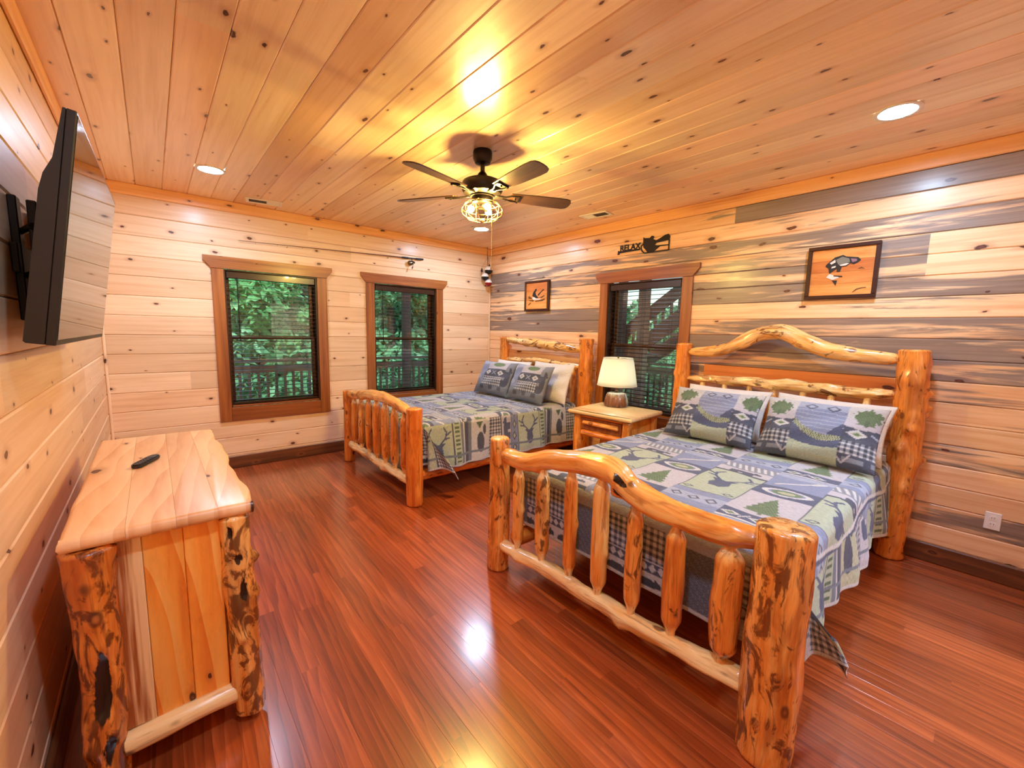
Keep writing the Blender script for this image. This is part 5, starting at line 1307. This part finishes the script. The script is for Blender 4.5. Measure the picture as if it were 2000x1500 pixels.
# hall beyond the doorway, with its own lamp
box('floor_2', (-2.4, -D-2.2, -0.05), (-0.4, -D-0.14, -0.0005), M['floor'])
tag(bpy.data.objects['floor_2'], 'oak floor of the small hall beyond the doorway', 'floor', kind='structure')
for nm, lo, hi, lab in (('wall_5', (-2.5, -D-2.3, 0), (-0.3, -D-2.2, 2.5), 'pine end wall of the small hall'), ('wall_6', (-2.5, -D-2.2, 0), (-2.4, -D-0.14, 2.5), 'pine side wall of the hall beside the doorway hinge'), ('wall_7', (-0.4, -D-2.2, 0), (-0.3, -D-0.14, 2.5), 'pine side wall of the hall on the bed side'), ('ceiling_2', (-2.5, -D-2.3, 2.5), (-0.3, -D-0.14, 2.6), 'ceiling of the small hall')):
    tag(box(nm, lo, hi, M['pine'], None, color=(0, 0.1, 0.4)), lab, 'wall' if 'wall' in nm else 'ceiling', kind='structure')
t = thing('hall_light', (-1.4, -D-1.2, 2.5), 'round ceiling light in the small hall behind the viewpoint', 'light')
lathe('lens', [(0.0001, -0.05), (0.12, -0.04), (0.16, -0.01), (0.16, 0.0)], M['can'], t, 32, cap=False)
lathe('trim_ring', [(0.175, 0.0), (0.175, -0.014), (0.162, -0.016), (0.161, 0.0)], M['white_metal'], t, 32, cap=False)
# ---------------------------------------------------------------- outside: porch, stairs, trees on the hillside
def leafmat(name, a, b, c):
    m = N(name); P = m.n('ShaderNodeTexCoord').outputs['Object']
    oi = m.n('ShaderNodeObjectInfo')
    nz = m.noise(m.vmath('ADD', P, oi.outputs['Location']), 1.6, 3, 0.7)
    n2 = m.noise(P, 9.0, 2, 0.6)
    col = m.ramp(m.math('ADD', m.math('MULTIPLY', nz, 0.6), m.math('MULTIPLY', n2, 0.4)), [(0.3, L4(a)), (0.5, L4(b)), (0.7, L4(c))])
    m.bsdf(Base_Color=col, Roughness=0.5, Transmission_Weight=0.0)
    return m.m
M['leaf1'] = leafmat('summer_leaves', (56, 124, 72), (112, 190, 116), (184, 236, 172))
M['leaf2'] = leafmat('deep_leaves', (48, 100, 70), (98, 166, 116), (160, 216, 172))
M['bark'] = plain('bark', (70, 62, 54), 0.9, var=0.3)
M['porch'] = plain('dark_porch_timber', (66, 52, 48), 0.6)
M['deck'] = plain('deck_board', (120, 104, 92), 0.7)
M['ground'] = leafmat('hillside_ground', (78, 84, 70), (112, 126, 92), (150, 164, 124))
gm = bmesh.new()
def gz(x, y):
    d = max(y-3.0, 0.0)*max(0.0, min(1.0, (8.5-x)/3.0)) - 0.06*max(x-3.2, 0.0)
    return -1.6 + 0.46*d + 0.35*mnoise.noise(Vector((x*0.25, y*0.25, 3.0)))
gv = {}
for i in range(41):
    for j in range(41):
        x = -22+i*1.2; y = -18+j*1.2
        gv[i, j] = gm.verts.new((x, y, gz(x, y)))
for i in range(40):
    for j in range(40): gm.faces.new((gv[i, j], gv[i+1, j], gv[i+1, j+1], gv[i, j+1]))
ground = bm_obj('ground', gm, M['ground'], None, True); tag(ground, 'leafy hillside rising outside the windows', 'ground', kind='structure')
deck = bmesh.new(); add_box(deck, (-7, 0.16, -0.2), (3.0, 2.6, -0.04)); add_box(deck, (0.16, -8, -0.2), (3.4, 0.16, -0.04))
tag(bm_obj('porch_floor', deck, M['deck']), 'porch deck outside the windows', 'porch', kind='structure')
def railing(name, label, org, ex, length, bal=True):
    t = thing(name, org, label, 'railing'); ez = Vector((-ex.y, ex.x, 0))
    def bar(nm, a, b, z0, z1, hw):
        p = [ex*u + ez*v + Z*z for u in (a, b) for v in (-hw, hw) for z in (z0, z1)]
        lo = Vector([min(q[i] for q in p) for i in range(3)]); hi = Vector([max(q[i] for q in p) for i in range(3)])
        return box(nm, lo, hi, M['porch'], t)
    bar('cap_rail', 0, length, 0.985, 1.025, 0.07); bar('top_rail', 0, length, 0.82, 0.94, 0.022); bar('bottom_rail', 0, length, 0.10, 0.19, 0.022)
    n = int(length/0.125); proto = None
    for k in range(n):
        if proto is None: proto = bar('baluster', -0.018, 0.018, 0.19, 0.82, 0.018); o = proto
        else: o = proto.copy(); COL.objects.link(o)
        o.location = ex*(0.06+k*0.125)
    return t
railing('porch_railing', 'dark porch railing seen through the window nearest the dresser', (-4.8, 2.4, -0.04), X, 4.5)
railing('porch_railing', 'dark porch railing seen through the window behind the far bed', (-0.115, 2.4, -0.04), X, 2.6)
railing('porch_railing', 'dark side porch railing seen behind the lamp', (3.24, 0.6, -0.04), -Y, 3.0)
for (x, y), lab in {(-0.2, 2.4): 'dark square porch post outside the window behind the far bed', (2.02, -1.0): 'slim dark porch post outside the window behind the lamp', (2.02, -1.41): 'thicker dark porch post under the stairs'}.items():
    t = thing('porch_post', (x, y, -0.04), lab, 'post')
    w_ = 0.07 if y != -1.0 else 0.058
    box('shaft', (-w_, -w_, 0.0), (w_, w_, 3.3 if x < 0 else 3.6), M['porch'], t, 0.006)
    box('foot', (-w_-0.012, -w_-0.012, 0.0), (w_+0.012, w_+0.012, 0.12), M['porch'], t, 0.004)
st = thing('outdoor_staircase', (2.15, -0.5, -0.04), 'dark timber staircase climbing outside the window behind the lamp', 'staircase')
sl_ = 0.70
def sbar(nm, x0, x1, ya, yb, off0, off1):
    """bar following the slope; offsets are heights above the line through y=-0.5"""
    bm = bmesh.new(); f = lambda y, o: (y+0.5, 1.34 + sl_*(-0.87-y) + o)
    add_prism(bm, [f(ya, off0), f(yb, off0), f(yb, off1), f(ya, off1)], Y, Z, X, (0, 0, 0.04), x0, x1); bmesh.ops.recalc_face_normals(bm, faces=bm.faces)
    return bm_obj(nm, bm, M['porch'], st)
sbar('stringer', 0.0, 0.05, 1.0, -3.6, -0.44, -0.17); sbar('stringer', 0.95, 1.0, 1.0, -3.6, -0.44, -0.17)
sbar('guard_board', 0.0, 0.05, 0.0, -3.6, 0.02, 0.24)
for k in range(22):
    y = -0.1-k*0.13
    zb = 1.34 + sl_*(-0.87-y)
    box('baluster', (0.01, y+0.5-0.018, zb-0.17+0.04), (0.045, y+0.5+0.018, zb+0.06), M['porch'], st)
for k in range(16):
    y = 0.6-k*0.27; zb = 1.34 + sl_*(-0.87-y) - 0.28
    if zb > -0.02: box('tread', (0.051, y+0.5-0.13, zb), (0.949, y+0.5+0.13, zb+0.045), M['deck'], st)
# leaf clouds
def crown_mesh(name, seed, n, clumps, spread, size, mat):
    r = np.random.default_rng(seed)
    c = r.normal(0, 1, (clumps, 3)); c /= np.linalg.norm(c, axis=1)[:, None]; c *= (r.uniform(0.3, 1.0, (clumps, 1))*np.array(spread))
    cr = r.uniform(0.25, 0.5, clumps)*min(spread)
    k = r.integers(0, clumps, n); d = r.normal(0, 1, (n, 3)); d /= np.linalg.norm(d, axis=1)[:, None]
    p = c[k] + d*(cr[k]*r.uniform(0.5, 1.0, n)**0.5)[:, None]
    a = r.normal(0, 1, (n, 3)); a /= np.linalg.norm(a, axis=1)[:, None]; b = np.cross(a, d); b /= (np.linalg.norm(b, axis=1)[:, None]+1e-6)
    s = (size*r.uniform(0.6, 1.4, n))[:, None]
    V = np.stack([p-a*s, p+b*s*0.5, p+a*s, p-b*s*0.5], 1).reshape(-1, 3)
    F = np.arange(4*n).reshape(-1, 4)
    me = bpy.data.meshes.new(name); me.vertices.add(4*n); me.vertices.foreach_set('co', V.astype(np.float32).ravel())
    me.loops.add(4*n); me.loops.foreach_set('vertex_index', F.ravel().astype(np.int32)); me.polygons.add(n)
    me.polygons.foreach_set('loop_start', np.arange(0, 4*n, 4, dtype=np.int32)); me.update(calc_edges=True); me.materials.append(mat)
    return me
CM = [crown_mesh('crown', 1, 5200, 26, (1.15, 1.15, 1.9), 0.12, M['leaf1']), crown_mesh('crown', 2, 5200, 24, (1.2, 1.2, 1.8), 0.13, M['leaf2']), crown_mesh('crown', 3, 4600, 20, (1.1, 1.1, 2.1), 0.12, M['leaf1'])]
trees = [(-1.9, 6.9, 0, 'nearer leafy tree in the window nearest the dresser'), (-0.3, 9.9, 2, 'farther leafy tree in the window nearest the dresser'), (1.5, 6.9, 1, 'nearer leafy tree in the window behind the far bed'), (3.4, 9.0, 0, 'farther leafy tree in the window behind the far bed'),
         (10.5, 3.0, 1, 'leafy tree right behind the stairs in the lamp window'), (15.5, 7.4, 0, 'far leafy tree low under the sky in the lamp window')]
for i, (x, y, k, lab) in enumerate(trees):
    g0 = gz(x, y); t = thing('leafy_tree', (x, y, g0), lab, 'tree', 'trees outside the windows')
    hgt = 1.9 + 0.5*((i*7) % 3)
    tube('trunk', [(0, 0, -0.2), (0.08, 0.05, hgt*0.5), (-0.05, 0.1, hgt+0.6)], [0.16, 0.12, 0.07], M['bark'], t, 8)
    for q in range(3):
        a = q*2.1+i; tube('branch', [(0, 0.05, hgt*0.7), (0.6*math.cos(a), 0.6*math.sin(a), hgt+0.4)], [0.05, 0.02], M['bark'], t, 6)
    o = bpy.data.objects.new('crown', CM[k]); COL.objects.link(o); o.parent = t; o.location = (0, 0, hgt+0.5); o.rotation_euler = (0, 0, i*1.3); o['kind'] = 'stuff'
um = crown_mesh('undergrowth', 9, 42000, 150, (1, 1, 0.2), 0.16, M['leaf2'])
r = np.random.default_rng(4); co = np.empty(len(um.vertices)*3, np.float32); um.vertices.foreach_get('co', co); co = co.reshape(-1, 4, 3); cen = co.mean(1)
px_ = np.where(r.random(len(cen)) < 0.8, r.uniform(-7, 9, len(cen)), r.uniform(9.5, 18, len(cen))); py_ = np.where(px_ < 9.5, r.uniform(3.4, 19, len(cen)), r.uniform(-1, 10, len(cen)))
pz_ = np.array([gz(a, b) for a, b in zip(px_, py_)]) + r.uniform(0.0, 1.3, len(cen))
co += (np.stack([px_, py_, pz_], 1)-cen)[:, None, :]; um.vertices.foreach_set('co', co.astype(np.float32).ravel()); um.update()
o = bpy.data.objects.new('undergrowth', um); COL.objects.link(o); o.parent = ground; o['kind'] = 'stuff'
